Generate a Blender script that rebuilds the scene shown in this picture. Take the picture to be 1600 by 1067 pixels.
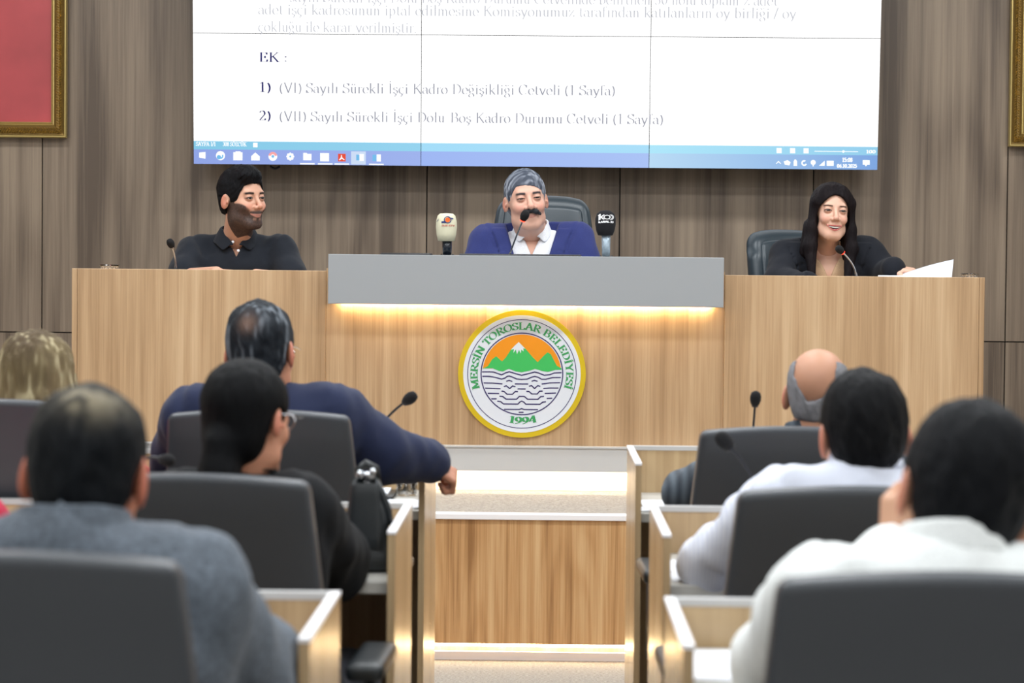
import bpy, math, random
import numpy as np
from mathutils import Vector, Matrix
random.seed(7); np.random.seed(7)
for _o in list(bpy.data.objects): bpy.data.objects.remove(_o)
SC = bpy.context.scene; COL = SC.collection
R = math.radians

# ------------------------------------------------------------------ camera
FPX = 3600.0
CAMZ = 1.43
yaw, pitch, roll = math.atan(50/FPX), math.atan((533.5-425.5)/FPX), 0.0095
f0 = Vector((-math.sin(yaw)*math.cos(pitch), math.cos(yaw)*math.cos(pitch), -math.sin(pitch)))
r0 = f0.cross(Vector((0,0,1))).normalized(); u0 = r0.cross(f0)
CU = (u0*math.cos(roll) - r0*math.sin(roll)).normalized()
CR = f0.cross(CU).normalized()
CP = Vector((0,0,CAMZ))
cd = bpy.data.cameras.new('camera'); cam = bpy.data.objects.new('camera', cd); COL.objects.link(cam)
cam.matrix_world = Matrix(((CR.x,CU.x,-f0.x,CP.x),(CR.y,CU.y,-f0.y,CP.y),(CR.z,CU.z,-f0.z,CP.z),(0,0,0,1)))
cd.sensor_width = 36; cd.lens = FPX/1600*36; cd.clip_end = 60; cd.clip_start = .05
cd.dof.use_dof = True; cd.dof.focus_distance = 9.6; cd.dof.aperture_fstop = 4.8
SC.camera = cam
def at(px, py, Y):
    "world point on the plane y=Y seen at pixel px,py of the photograph"
    d = f0*FPX + CR*(px-800) - CU*(py-533.5)
    return CP + d*(Y/d.y)

# ------------------------------------------------------------------ world, lights, exposure
w = bpy.data.worlds.new('world'); SC.world = w; w.use_nodes = True
w.node_tree.nodes['Background'].inputs[0].default_value = (.75,.85,1,1)
w.node_tree.nodes['Background'].inputs[1].default_value = .25
SC.view_settings.view_transform = 'Standard'; SC.view_settings.look = 'None'
SC.view_settings.gamma = 1; SC.view_settings.use_curve_mapping = False
SC.view_settings.exposure = 0.0
try:
    SC.cycles.use_denoising = True; SC.cycles.max_bounces = 8; SC.cycles.sample_clamp_indirect = 6
except Exception: pass
def area(x, y, z, sx, sy, W, col=(1,.97,.93), rot=(0,0,0)):
    l = bpy.data.lights.new('ceiling_lamp', 'AREA'); l.shape = 'RECTANGLE'; l.size = sx; l.size_y = sy
    l.energy = W; l.color = col
    o = bpy.data.objects.new('ceiling_lamp', l); o.location = (x,y,z); o.rotation_euler = rot; COL.objects.link(o)
COOL = (.93,.97,1)
for x in (-2.6, 0, 2.6):
    area(x, 8.6, 4.2, 1.5, .5, 62, COOL)
    area(x, 6.2, 4.2, 1.5, .5, 62, COOL)
    area(x, 3.8, 4.2, 1.5, .5, 42, COOL)
    area(x, 1.2, 4.2, 1.5, .5, 42, COOL)
    area(x, -1.6, 4.2, 1.5, .5, 42, COOL)

# ------------------------------------------------------------------ materials
def s2l(c):
    return tuple((v/12.92 if v <= .04045 else ((v+.055)/1.055)**2.4) for v in (x/255 for x in c)) + (1,)
def newmat(name):
    m = bpy.data.materials.new(name); m.use_nodes = True
    return m, m.node_tree.nodes, m.node_tree.links, m.node_tree.nodes['Principled BSDF']
def plain(name, c, rough=.5, metal=0, bump=0, bscale=200, var=0, spec=.5, sheen=0, alpha=1, trans=0):
    m, N, L, b = newmat(name)
    b.inputs['Base Color'].default_value = s2l(c); b.inputs['Roughness'].default_value = rough
    b.inputs['Metallic'].default_value = metal; b.inputs['Specular IOR Level'].default_value = spec
    if trans: b.inputs['Transmission Weight'].default_value = trans; b.inputs['IOR'].default_value = 1.45
    if sheen: b.inputs['Sheen Weight'].default_value = sheen
    tc = N.new('ShaderNodeTexCoord')
    if bump:
        n = N.new('ShaderNodeTexNoise'); n.inputs['Scale'].default_value = bscale; n.inputs['Detail'].default_value = 3
        L.new(tc.outputs['Object'], n.inputs['Vector'])
        bp = N.new('ShaderNodeBump'); bp.inputs['Strength'].default_value = bump; bp.inputs['Distance'].default_value = .002
        L.new(n.outputs['Fac'], bp.inputs['Height']); L.new(bp.outputs[0], b.inputs['Normal'])
    if var:
        n = N.new('ShaderNodeTexNoise'); n.inputs['Scale'].default_value = bscale*.5; n.inputs['Detail'].default_value = 4
        L.new(tc.outputs['Object'], n.inputs['Vector'])
        mx = N.new('ShaderNodeMix'); mx.data_type = 'RGBA'
        k0, k1 = s2l(tuple(v*(1-var) for v in c)), s2l(tuple(min(255, v*(1+var)) for v in c))
        mr = N.new('ShaderNodeMapRange'); mr.inputs[1].default_value = .3; mr.inputs[2].default_value = .7
        L.new(n.outputs['Fac'], mr.inputs[0]); L.new(mr.outputs[0], mx.inputs[0])
        mx.inputs[6].default_value = k0; mx.inputs[7].default_value = k1
        L.new(mx.outputs[2], b.inputs['Base Color'])
    return m
def emis(name, c, s):
    m, N, L, b = newmat(name); N.remove(b)
    e = N.new('ShaderNodeEmission'); e.inputs[0].default_value = s2l(c); e.inputs[1].default_value = s
    L.new(e.outputs[0], N['Material Output'].inputs[0]); return m
def wood(name, c0, c1, c2, rings=.35, ringfreq=14, wide=2.2, rough=.45, fine=.5, spec=.5, tall=.22, broadk=1.0):
    "vertical grain laminate: broad streaks, fine pores, cathedral rings"
    m, N, L, b = newmat(name)
    tc = N.new('ShaderNodeTexCoord'); oi = N.new('ShaderNodeObjectInfo')
    mul = N.new('ShaderNodeMath'); mul.operation = 'MULTIPLY'; mul.inputs[1].default_value = 37.0
    L.new(oi.outputs['Random'], mul.inputs[0])
    cmb = N.new('ShaderNodeCombineXYZ'); L.new(mul.outputs[0], cmb.inputs[0]); L.new(mul.outputs[0], cmb.inputs[2])
    add = N.new('ShaderNodeVectorMath'); add.operation = 'ADD'
    L.new(tc.outputs['Object'], add.inputs[0]); L.new(cmb.outputs[0], add.inputs[1])
    def noise(sx, sz, detail=4, rough_=.6, dist=0):
        mp = N.new('ShaderNodeMapping'); mp.inputs['Scale'].default_value = (sx, sx, sz)
        L.new(add.outputs[0], mp.inputs[0])
        n = N.new('ShaderNodeTexNoise'); n.inputs['Scale'].default_value = 1; n.inputs['Detail'].default_value = detail
        n.inputs['Roughness'].default_value = rough_; n.inputs['Distortion'].default_value = dist
        L.new(mp.outputs[0], n.inputs['Vector']); return n.outputs['Fac']
    def math_(op, a, v):
        q = N.new('ShaderNodeMath'); q.operation = op; L.new(a, q.inputs[0])
        if isinstance(v, (int, float)): q.inputs[1].default_value = v
        else: L.new(v, q.inputs[1])
        return q.outputs[0]
    broad = noise(wide*3, tall*1.2, 3, .55, .3); fin = noise(150, 2.2, 4, .7); low = noise(wide, tall*2, 1.0, .4)
    mid = noise(38, .9, 3, .6, .2)
    s = math_('SINE', math_('MULTIPLY', low, ringfreq*6.28), 0)
    s = math_('POWER', math_('ADD', math_('MULTIPLY', s, .5), .5), 2.0)
    v = math_('ADD', math_('ADD', math_('MULTIPLY', broad, broadk), .5-.5*broadk), math_('MULTIPLY', math_('SUBTRACT', mid, .5), .55))
    v = math_('ADD', v, math_('MULTIPLY', math_('SUBTRACT', fin, .5), fine))
    v = math_('ADD', v, math_('MULTIPLY', math_('SUBTRACT', s, .35), -rings*.35))
    cr = N.new('ShaderNodeValToRGB'); e = cr.color_ramp.elements
    e[0].position = .28; e[0].color = s2l(c0); e[1].position = .72; e[1].color = s2l(c2)
    k = e.new(.5); k.color = s2l(c1)
    L.new(v, cr.inputs[0]); L.new(cr.outputs[0], b.inputs['Base Color'])
    b.inputs['Roughness'].default_value = rough; b.inputs['Specular IOR Level'].default_value = spec
    bp = N.new('ShaderNodeBump'); bp.inputs['Strength'].default_value = .12; bp.inputs['Distance'].default_value = .001
    L.new(fin, bp.inputs['Height']); L.new(bp.outputs[0], b.inputs['Normal'])
    return m
def carpet_mat(name, ca, cb):
    m, N, L, b = newmat(name)
    tc = N.new('ShaderNodeTexCoord')
    mp = N.new('ShaderNodeMapping'); mp.inputs['Scale'].default_value = (70, 190, 190); L.new(tc.outputs['Object'], mp.inputs[0])
    n = N.new('ShaderNodeTexNoise'); n.inputs['Scale'].default_value = 1.3; n.inputs['Detail'].default_value = 5; n.inputs['Roughness'].default_value = .75
    L.new(mp.outputs[0], n.inputs['Vector'])
    cr = N.new('ShaderNodeValToRGB'); e = cr.color_ramp.elements
    e[0].position = .38; e[0].color = s2l(ca); e[1].position = .62; e[1].color = s2l(cb)
    L.new(n.outputs['Fac'], cr.inputs[0]); L.new(cr.outputs[0], b.inputs['Base Color']); b.inputs['Roughness'].default_value = .95
    bp = N.new('ShaderNodeBump'); bp.inputs['Strength'].default_value = .7; bp.inputs['Distance'].default_value = .006
    L.new(n.outputs['Fac'], bp.inputs['Height']); L.new(bp.outputs[0], b.inputs['Normal'])
    return m
def vcol(name, rough=.5, spec=.4, bump=0, bscale=(300,300,300), sss=0, sheen=0):
    "colour from the mesh's own colour attribute 'col'"
    m, N, L, b = newmat(name)
    a = N.new('ShaderNodeAttribute'); a.attribute_name = 'col'
    L.new(a.outputs['Color'], b.inputs['Base Color'])
    b.inputs['Roughness'].default_value = rough; b.inputs['Specular IOR Level'].default_value = spec
    if sss:
        b.inputs['Subsurface Weight'].default_value = sss; b.inputs['Subsurface Radius'].default_value = (.9,.35,.2)
        b.inputs['Subsurface Scale'].default_value = .008
    if sheen: b.inputs['Sheen Weight'].default_value = sheen
    if bump:
        tc = N.new('ShaderNodeTexCoord'); mp = N.new('ShaderNodeMapping'); mp.inputs['Scale'].default_value = bscale
        L.new(tc.outputs['Object'], mp.inputs[0])
        n = N.new('ShaderNodeTexNoise'); n.inputs['Scale'].default_value = 1; n.inputs['Detail'].default_value = 3; L.new(mp.outputs[0], n.inputs['Vector'])
        bp = N.new('ShaderNodeBump'); bp.inputs['Strength'].default_value = bump; bp.inputs['Distance'].default_value = .003
        L.new(n.outputs['Fac'], bp.inputs['Height']); L.new(bp.outputs[0], b.inputs['Normal'])
    return m
MT = {}
MT['walnut'] = wood('walnut_wall', (88,74,62), (124,108,92), (148,131,112), rings=.38, ringfreq=8, wide=1.9, rough=.42, fine=.30, tall=.13)
MT['oak'] = wood('oak_dais', (160,128,94), (184,152,116), (202,172,136), rings=.12, ringfreq=10, wide=2.6, rough=.38, fine=.5)
MT['oakrow'] = wood('oak_rows', (160,133,98), (180,153,116), (196,170,132), rings=.12, ringfreq=10, wide=2.6, rough=.26, fine=.4)
MT['riser'] = wood('riser_wood', (146,104,62), (190,146,98), (212,176,130), rings=.24, ringfreq=9, wide=5.5, rough=.4, fine=.5, tall=.30, broadk=.6)
MT['carpet'] = carpet_mat('carpet', (118,112,106), (186,180,172))
MT['ceil'] = plain('ceiling_white', (232,232,230), .9)
MT['plaster'] = plain('wall_plaster', (205,200,192), .9)
MT['greylam'] = plain('grey_laminate', (152,156,160), .45)
MT['white'] = plain('white_edge', (240,238,240), .4)
MT['trimgrey'] = plain('grey_trim', (190,190,190), .4)
MT['desk'] = plain('desktop_laminate', (190,188,182), .4)
MT['paper'] = plain('paper', (238,242,250), .7)
MT['joint'] = plain('joint_black', (24,22,20), .8)
MT['gold'] = plain('gold_frame', (186,158,88), .35, .85, bump=.5, bscale=120, var=.2)
MT['gold2'] = plain('gold_bead', (205,182,118), .3, .8)
MT['golddark'] = plain('gold_antique', (124,98,48), .45, .6, bump=.5, bscale=160)
MT['ring'] = plain('brass_rim', (240,212,48), .34, .55)
MT['black'] = plain('black_plastic', (20,20,23), .35)
MT['dark'] = plain('dark_metal', (48,50,56), .35, .5)
MT['chrome'] = plain('chrome', (200,204,210), .18, 1)
MT['foam'] = plain('mic_foam', (16,16,19), .95, bump=.5, bscale=900)
MT['leather'] = plain('grey_leather', (60,64,70), .38, bump=.12, bscale=260)
MT['leatherblack'] = plain('black_leather', (38,50,58), .38, bump=.12, bscale=220)
MT['bagleather'] = plain('bag_leather', (24,30,34), .34, bump=.1, bscale=200)
MT['glass'] = plain('clear_glass', (255,255,255), .04, trans=1)
MT['led'] = emis('led_strip', (255,224,168), 42)
MT['led2'] = emis('led_strip_soft', (255,226,180), 80)
MT['ledstage'] = emis('led_strip_stage', (255,228,186), 42)
MT['red_led'] = emis('mic_red_ring', (255,60,40), 4)
MT['screenwhite'] = emis('screen_white', (255,255,255), 1.25)

# ------------------------------------------------------------------ mesh building
class MB:
    def __init__(s): s.v = []; s.f = []
    def add(s, vs, fs):
        o = len(s.v); s.v += [tuple(p) for p in vs]; s.f += [tuple(i+o for i in f) for f in fs]; return s
    def box(s, x0, x1, y0, y1, z0, z1):
        v = [(x,y,z) for z in (z0,z1) for y in (y0,y1) for x in (x0,x1)]
        return s.add(v, [(0,2,3,1),(4,5,7,6),(0,1,5,4),(2,6,7,3),(0,4,6,2),(1,3,7,5)])
    def tube(s, pts, r, n=10, caps=True):
        pts = [Vector(p) for p in pts]; m = len(pts)
        if not hasattr(r, '__len__'): r = [r]*m
        up = None; vs = []
        for i, p in enumerate(pts):
            d = (pts[min(i+1,m-1)]-pts[max(i-1,0)]).normalized()
            if up is None: up = Vector((0,0,1)) if abs(d.z) < .9 else Vector((1,0,0))
            a = d.cross(up).normalized(); b = a.cross(d); up = b
            for k in range(n):
                t = 2*math.pi*k/n; vs.append(p + (a*math.cos(t)+b*math.sin(t))*r[i])
        fs = [(i*n+k, i*n+(k+1)%n, (i+1)*n+(k+1)%n, (i+1)*n+k) for i in range(m-1) for k in range(n)]
        if caps: fs += [tuple(range(n-1,-1,-1)), tuple(range((m-1)*n, m*n))]
        return s.add(vs, fs)
    def lathe(s, prof, n=24, c=(0,0,0), M=None):
        "prof = [(r,z)...]; axis z through c; M optional 3x3"
        vs = []
        for r, z in prof:
            for k in range(n):
                t = 2*math.pi*k/n; p = Vector((r*math.cos(t), r*math.sin(t), z))
                if M is not None: p = M @ p
                vs.append(p + Vector(c))
        m = len(prof)
        fs = [(i*n+k, i*n+(k+1)%n, (i+1)*n+(k+1)%n, (i+1)*n+k) for i in range(m-1) for k in range(n)]
        fs += [tuple(range(n-1,-1,-1)), tuple(range((m-1)*n, m*n))]
        return s.add(vs, fs)
    def prism(s, poly, a, b, f):
        "poly 2D, f(u,v,h)->xyz, between heights a and b"
        n = len(poly)
        vs = [f(u,v,a) for u,v in poly]+[f(u,v,b) for u,v in poly]
        return s.add(vs, [tuple(range(n-1,-1,-1)), tuple(range(n,2*n))]+[(i,(i+1)%n,n+(i+1)%n,n+i) for i in range(n)])
    def ell(s, c, r, n=12, m=8):
        vs = []; fs = []
        for i in range(m+1):
            ph = math.pi*i/m
            for k in range(n):
                t = 2*math.pi*k/n
                vs.append((c[0]+r[0]*math.sin(ph)*math.cos(t), c[1]+r[1]*math.sin(ph)*math.sin(t), c[2]-r[2]*math.cos(ph)))
        fs = [(i*n+k, i*n+(k+1)%n, (i+1)*n+(k+1)%n, (i+1)*n+k) for i in range(m) for k in range(n)]
        return s.add(vs, fs)
    def rbox(s, a, b, c, r, cen=(0,0,0), deform=None, n=7, seg=3):
        "rounded box with half sizes a,b,c and edge radius r; deform(p)->p"
        def ax(h):
            e = [h - r*(1-math.cos(math.pi/2*i/seg)) if False else h-r+r*math.sin(math.pi/2*i/seg) for i in range(seg+1)]
            mid = [(-1+2*i/n)*(h-r) for i in range(1, n)]
            return sorted(set([round(q,6) for q in e+[-q for q in e]+mid]))
        X, Y, Z = ax(a), ax(b), ax(c)
        idx = {}; vs = []; fs = []
        def vid(i,j,k):
            if (i,j,k) not in idx:
                p = Vector((X[i],Y[j],Z[k])); q = Vector((max(-(a-r),min(a-r,p.x)),max(-(b-r),min(b-r,p.y)),max(-(c-r),min(c-r,p.z))))
                d = p-q
                if d.length > 1e-9: p = q + d.normalized()*r
                if deform: p = Vector(deform(p))
                idx[(i,j,k)] = len(vs); vs.append(p+Vector(cen))
            return idx[(i,j,k)]
        nx, ny, nz = len(X)-1, len(Y)-1, len(Z)-1
        for i in range(nx):
            for j in range(ny):
                fs.append((vid(i,j,0),vid(i,j+1,0),vid(i+1,j+1,0),vid(i+1,j,0))); fs.append((vid(i,j,nz),vid(i+1,j,nz),vid(i+1,j+1,nz),vid(i,j+1,nz)))
            for k in range(nz):
                fs.append((vid(i,0,k),vid(i+1,0,k),vid(i+1,0,k+1),vid(i,0,k+1))); fs.append((vid(i,ny,k),vid(i,ny,k+1),vid(i+1,ny,k+1),vid(i+1,ny,k)))
        for j in range(ny):
            for k in range(nz):
                fs.append((vid(0,j,k),vid(0,j,k+1),vid(0,j+1,k+1),vid(0,j+1,k))); fs.append((vid(nx,j,k),vid(nx,j+1,k),vid(nx,j+1,k+1),vid(nx,j,k+1)))
        return s.add(vs, fs)
def mesh_obj(name, vs, fs, mat, parent=None, smooth=False, colors=None, bevel=0):
    me = bpy.data.meshes.new(name); me.from_pydata([tuple(v) for v in vs], [], [tuple(f) for f in fs]); me.update()
    if smooth: me.polygons.foreach_set('use_smooth', [True]*len(me.polygons))
    if colors is not None:
        a = me.color_attributes.new('col', 'FLOAT_COLOR', 'POINT')
        c = np.ones((len(vs),4), dtype=np.float32); c[:, :3] = colors
        a.data.foreach_set('color', c.ravel())
    me.materials.append(mat)
    o = bpy.data.objects.new(name, me); COL.objects.link(o)
    if parent is not None: o.parent = parent
    if bevel:
        md = o.modifiers.new('bevel', 'BEVEL'); md.width = bevel; md.segments = 2; md.limit_method = 'ANGLE'
    return o
def part(name, mb, mat, root=None, smooth=False, bevel=0, label=None):
    "mesh given in world coordinates; stored relative to its root"
    off = Vector((0,0,0))
    if root is not None: off = world_base(root)
    o = mesh_obj(name, [Vector(p)-off for p in mb.v], mb.f, MT[mat] if isinstance(mat, str) else mat, root, smooth, bevel=bevel)
    if label: o['label'] = label
    return o
def world_base(o):
    b = Vector((0,0,0))
    while o is not None: b += Vector(o.location); o = o.parent
    return b
def tag(o, label, cat, group=None):
    o['label'] = label; o['category'] = cat
    if group: o['group'] = group
    return o
def thing(name, loc, label, cat, group=None, rz=0):
    o = bpy.data.objects.new(name, None); COL.objects.link(o); o.location = loc; o.rotation_euler = (0,0,rz)
    o.empty_display_size = .1
    return tag(o, label, cat, group)
def struct(name, mb, mat, root=None, bevel=0):
    o = part(name, mb, mat, root, bevel=bevel)
    if root is None: o['kind'] = 'structure'
    return o
def copy_tree(o, parent=None):
    c = o.copy(); COL.objects.link(c)
    if parent is not None: c.parent = parent
    for ch in o.children: copy_tree(ch, c)
    return c

# ------------------------------------------------------------------ a small serif stroke font
def _arc(cx, cy, rx, ry, a0, a1, n=12):
    return [(cx+rx*math.cos(R(a0+(a1-a0)*i/n)), cy+ry*math.sin(R(a0+(a1-a0)*i/n))) for i in range(n+1)]
X_ = .64
def _glyphs():
    G = {}
    O = lambda w, h, y=0: _arc(w/2, y+h/2, w/2, h/2, 90, 450, 20)
    def g(c, adv, strokes, serifs=()): G[c] = (adv, strokes, serifs)
    # capitals: strokes, then serifs (x, y, halfwidth)
    g('I', .42, [[(.2,0),(.2,1)]], [(.2,0,.15),(.2,1,.15)])
    g('L', .72, [[(.2,0),(.2,1)],[(.1,.015),(.62,.015),(.66,.22)]], [(.2,1,.16)])
    g('E', .76, [[(.2,0),(.2,1)],[(.08,.985),(.62,.985),(.64,.78)],[(.2,.51),(.5,.51)],[(.5,.62),(.5,.4)],[(.08,.015),(.64,.015),(.68,.24)]])
    g('F', .7, [[(.2,0),(.2,1)],[(.08,.985),(.62,.985),(.64,.78)],[(.2,.51),(.5,.51)],[(.5,.62),(.5,.4)]], [(.2,0,.16)])
    g('T', .78, [[(.39,0),(.39,1)],[(.06,.78),(.08,.985),(.7,.985),(.72,.78)]], [(.39,0,.16)])
    g('D', .88, [[(.2,0),(.2,1)],[(.08,.985)]+_arc(.38,.5,.4,.485,90,-90)+[(.08,.015)]])
    g('B', .8, [[(.2,0),(.2,1)],[(.08,.985)]+_arc(.42,.755,.22,.23,90,-90)+[(.2,.525)],[(.2,.525)]+_arc(.44,.27,.26,.255,90,-90)+[(.08,.015)]])
    g('R', .84, [[(.2,0),(.2,1)],[(.08,.985)]+_arc(.42,.74,.24,.245,90,-90)+[(.2,.495)],[(.4,.49),(.76,.0)]], [(.2,0,.16),(.78,0,.1)])
    g('P', .72, [[(.2,0),(.2,1)],[(.08,.985)]+_arc(.42,.74,.24,.245,90,-90)+[(.2,.495)]], [(.2,0,.16)])
    g('K', .86, [[(.2,0),(.2,1)],[(.72,1),(.22,.45)],[(.36,.6),(.76,0)]], [(.2,0,.16),(.2,1,.16),(.72,1,.13),(.78,0,.13)])
    g('M', 1.02, [[(.17,0),(.17,1)],[(.17,1),(.51,.08)],[(.51,.08),(.85,1)],[(.85,1),(.85,0)]], [(.17,0,.13),(.1,1,.1),(.85,0,.15),(.92,1,.1)])
    g('N', .88, [[(.18,0),(.18,1)],[(.16,1),(.72,0)],[(.72,0),(.72,1)]], [(.18,0,.13),(.1,1,.1),(.72,1,.14)])
    g('A', .84, [[(.1,0),(.41,1)],[(.41,1),(.74,0)],[(.22,.36),(.62,.36)]], [(.1,0,.12),(.74,0,.14)])
    g('V', .84, [[(.1,1),(.44,0)],[(.44,0),(.74,1)]], [(.1,1,.13),(.74,1,.11)])
    g('Y', .82, [[(.1,1),(.41,.45)],[(.41,.45),(.7,1)],[(.41,.46),(.41,0)]], [(.1,1,.12),(.71,1,.1),(.41,0,.15)])
    g('S', .66, [_arc(.33,.74,.24,.25,20,200,10)+_arc(.33,.26,.26,.25,110,-170,16)[2:],[(.56,.98),(.56,.76)],[(.07,.02),(.07,.26)]])
    g('C', .84, [_arc(.43,.5,.36,.5,45,315,20),[(.7,.98),(.7,.72)]])
    g('O', .9, [_arc(.44,.5,.37,.49,90,450,24)])
    g('U', .86, [[(.18,1),(.18,.3)]+_arc(.43,.28,.25,.27,180,360,10)+[(.68,1)]], [(.18,1,.13),(.68,1,.11)])
    g('Z', .74, [[(.1,.78),(.12,.985),(.64,.985)],[(.64,.985),(.08,.015)],[(.08,.015),(.66,.015),(.68,.24)]])
    # lower case
    g('i', .36, [[(.18,0),(.18,X_)]], [(.18,0,.12),(.13,X_,.08)]); g('ı', .36, G['i'][1], G['i'][2])
    G['i'] = (.36, G['i'][1]+[[(.18,.82),(.18,.93)]], G['i'][2])
    g('l', .36, [[(.18,0),(.18,1.02)]], [(.18,0,.12),(.13,1.02,.08)])
    g('r', .46, [[(.17,0),(.17,X_)],_arc(.33,.44,.16,.19,170,50,8)], [(.17,0,.12),(.12,X_,.08)])
    g('n', .66, [[(.17,0),(.17,X_)],_arc(.33,.42,.16,.22,170,0,8)+[(.49,0)]], [(.17,0,.11),(.12,X_,.08),(.5,0,.11)])
    g('m', 1.0, [[(.17,0),(.17,X_)],_arc(.33,.42,.16,.22,170,0,8)+[(.49,0)],_arc(.65,.42,.16,.22,170,0,8)+[(.81,0)]], [(.17,0,.11),(.12,X_,.08),(.49,0,.1),(.83,0,.11)])
    g('u', .66, [[(.17,X_),(.17,.2)]+_arc(.33,.2,.16,.19,180,360,8),[(.49,X_),(.49,0)]], [(.12,X_,.08),(.44,X_,.08),(.54,0,.08)])
    g('o', .62, [_arc(.3,.32,.24,.32,90,450,18)])
    g('e', .58, [_arc(.3,.32,.23,.32,0,320,18)+[],[(.07,.34),(.53,.34)]])
    g('c', .56, [_arc(.31,.32,.24,.32,50,315,16)])
    g('a', .58, [_arc(.27,.44,.17,.2,160,0,8)+[(.44,.08),(.52,0)],_arc(.25,.19,.19,.18,60,330,12)])
    g('d', .66, [_arc(.28,.32,.22,.32,60,300,16),[(.48,0),(.48,1.02)]], [(.53,0,.08),(.42,1.02,.08)])
    g('b', .66, [[(.16,0),(.16,1.02)],_arc(.34,.32,.22,.32,130,-130,16)], [(.11,1.02,.08)])
    g('p', .66, [[(.16,-.3),(.16,X_)],_arc(.34,.32,.22,.32,130,-130,16)], [(.11,X_,.08),(.16,-.3,.12)])
    g('t', .42, [[(.18,.84),(.18,.12),(.26,.01),(.36,.08)],[(.05,X_-.02),(.36,X_-.02)]])
    g('f', .42, [[(.17,0),(.17,.8)]+_arc(.31,.84,.14,.16,180,40,8),[(.04,X_-.02),(.34,X_-.02)]], [(.17,0,.13)])
    g('k', .66, [[(.16,0),(.16,1.02)],[(.52,X_),(.18,.28)],[(.28,.38),(.56,0)]], [(.16,0,.11),(.11,1.02,.08),(.52,X_,.1),(.58,0,.1)])
    g('s', .5, [_arc(.25,.47,.16,.16,20,200,8)+_arc(.25,.17,.17,.17,110,-170,12)[2:]])
    g('v', .62, [[(.08,X_),(.32,0)],[(.32,0),(.54,X_)]], [(.09,X_,.1),(.54,X_,.08)])
    g('y', .62, [[(.08,X_),(.32,0)],[(.54,X_),(.32,0),(.2,-.26),(.08,-.24)]], [(.09,X_,.1),(.54,X_,.08)])
    g('z', .56, [[(.07,X_-.14),(.09,X_),(.46,X_)],[(.46,X_),(.06,.01)],[(.06,.01),(.46,.01),(.49,.16)]])
    g('g', .6, [_arc(.27,.44,.19,.2,90,450,16),[(.18,.26),(.14,.14),(.4,.08),(.5,-.08)]+_arc(.28,-.14,.22,.15,10,-200,12)+[(.2,.06)],[(.42,.58),(.56,.62)]])
    # digits and marks
    g('1', .56, [[(.3,0),(.3,1)],[(.12,.86),(.3,1)]], [(.3,0,.16)])
    g('2', .62, [_arc(.3,.72,.2,.27,160,-30,10)+[(.1,.03)],[(.08,.02),(.52,.02),(.54,.18)]])
    g('3', .62, [_arc(.28,.76,.2,.23,150,-80,10),_arc(.28,.28,.22,.27,90,-150,12)])
    g('4', .64, [[(.44,0),(.44,1)],[(.44,1),(.06,.3),(.58,.3)]], [(.44,0,.12)])
    g('5', .62, [[(.5,.98),(.18,.98),(.14,.56)]+_arc(.28,.32,.23,.31,110,-150,12)])
    g('8', .62, [_arc(.31,.75,.19,.24,90,450,14),_arc(.31,.26,.22,.26,90,450,14)])
    g('9', .62, [_arc(.3,.67,.2,.31,0,360,18),_arc(.02,.67,.48,.66,0,-85,10)])
    g('6', .62, [_arc(.31,.32,.2,.31,0,360,18),_arc(.6,.32,.49,.66,180,95,10)])
    g('0', .62, [_arc(.31,.5,.22,.49,90,450,20)])
    g('(', .4, [_arc(.52,.4,.4,.68,130,230,10)]); g(')', .4, [_arc(-.12,.4,.4,.68,50,-50,10)])
    g(':', .34, [[(.15,.06),(.15,.14)],[(.15,.5),(.15,.58)]]); g('.', .3, [[(.14,.01),(.14,.1)]])
    g('-', .44, [[(.06,.33),(.36,.33)]]); g('/', .4, [[(.02,-.05),(.36,1.05)]]); g(' ', .34, [])
    cedil = lambda x: [[(x,0),(x+.06,-.14),(x-.04,-.26),(x-.1,-.22)]]
    brev = lambda x: [_arc(x,.98,.13,.13,190,350,8)]
    G['ş'] = (G['s'][0], G['s'][1]+cedil(.25), ()); G['ç'] = (G['c'][0], G['c'][1]+cedil(.31), ())
    G['ğ'] = (G['g'][0], G['g'][1]+brev(.27), ()); G['ü'] = (G['u'][0], G['u'][1]+[[(.22,.82),(.22,.92)],[(.44,.82),(.44,.92)]], G['u'][2])
    G['İ'] = (G['I'][0], G['I'][1]+[[(.2,1.14),(.2,1.25)]], G['I'][2]); G['Ö'] = (G['O'][0], G['O'][1]+[[(.32,1.12),(.32,1.22)],[(.56,1.12),(.56,1.22)]], ())
    G['Ü'] = (G['U'][0], G['U'][1]+[[(.32,1.12),(.32,1.22)],[(.56,1.12),(.56,1.22)]], G['U'][2])
    return G
GL = _glyphs()
def text_width(t): return sum(GL[c][0] for c in t)
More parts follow.
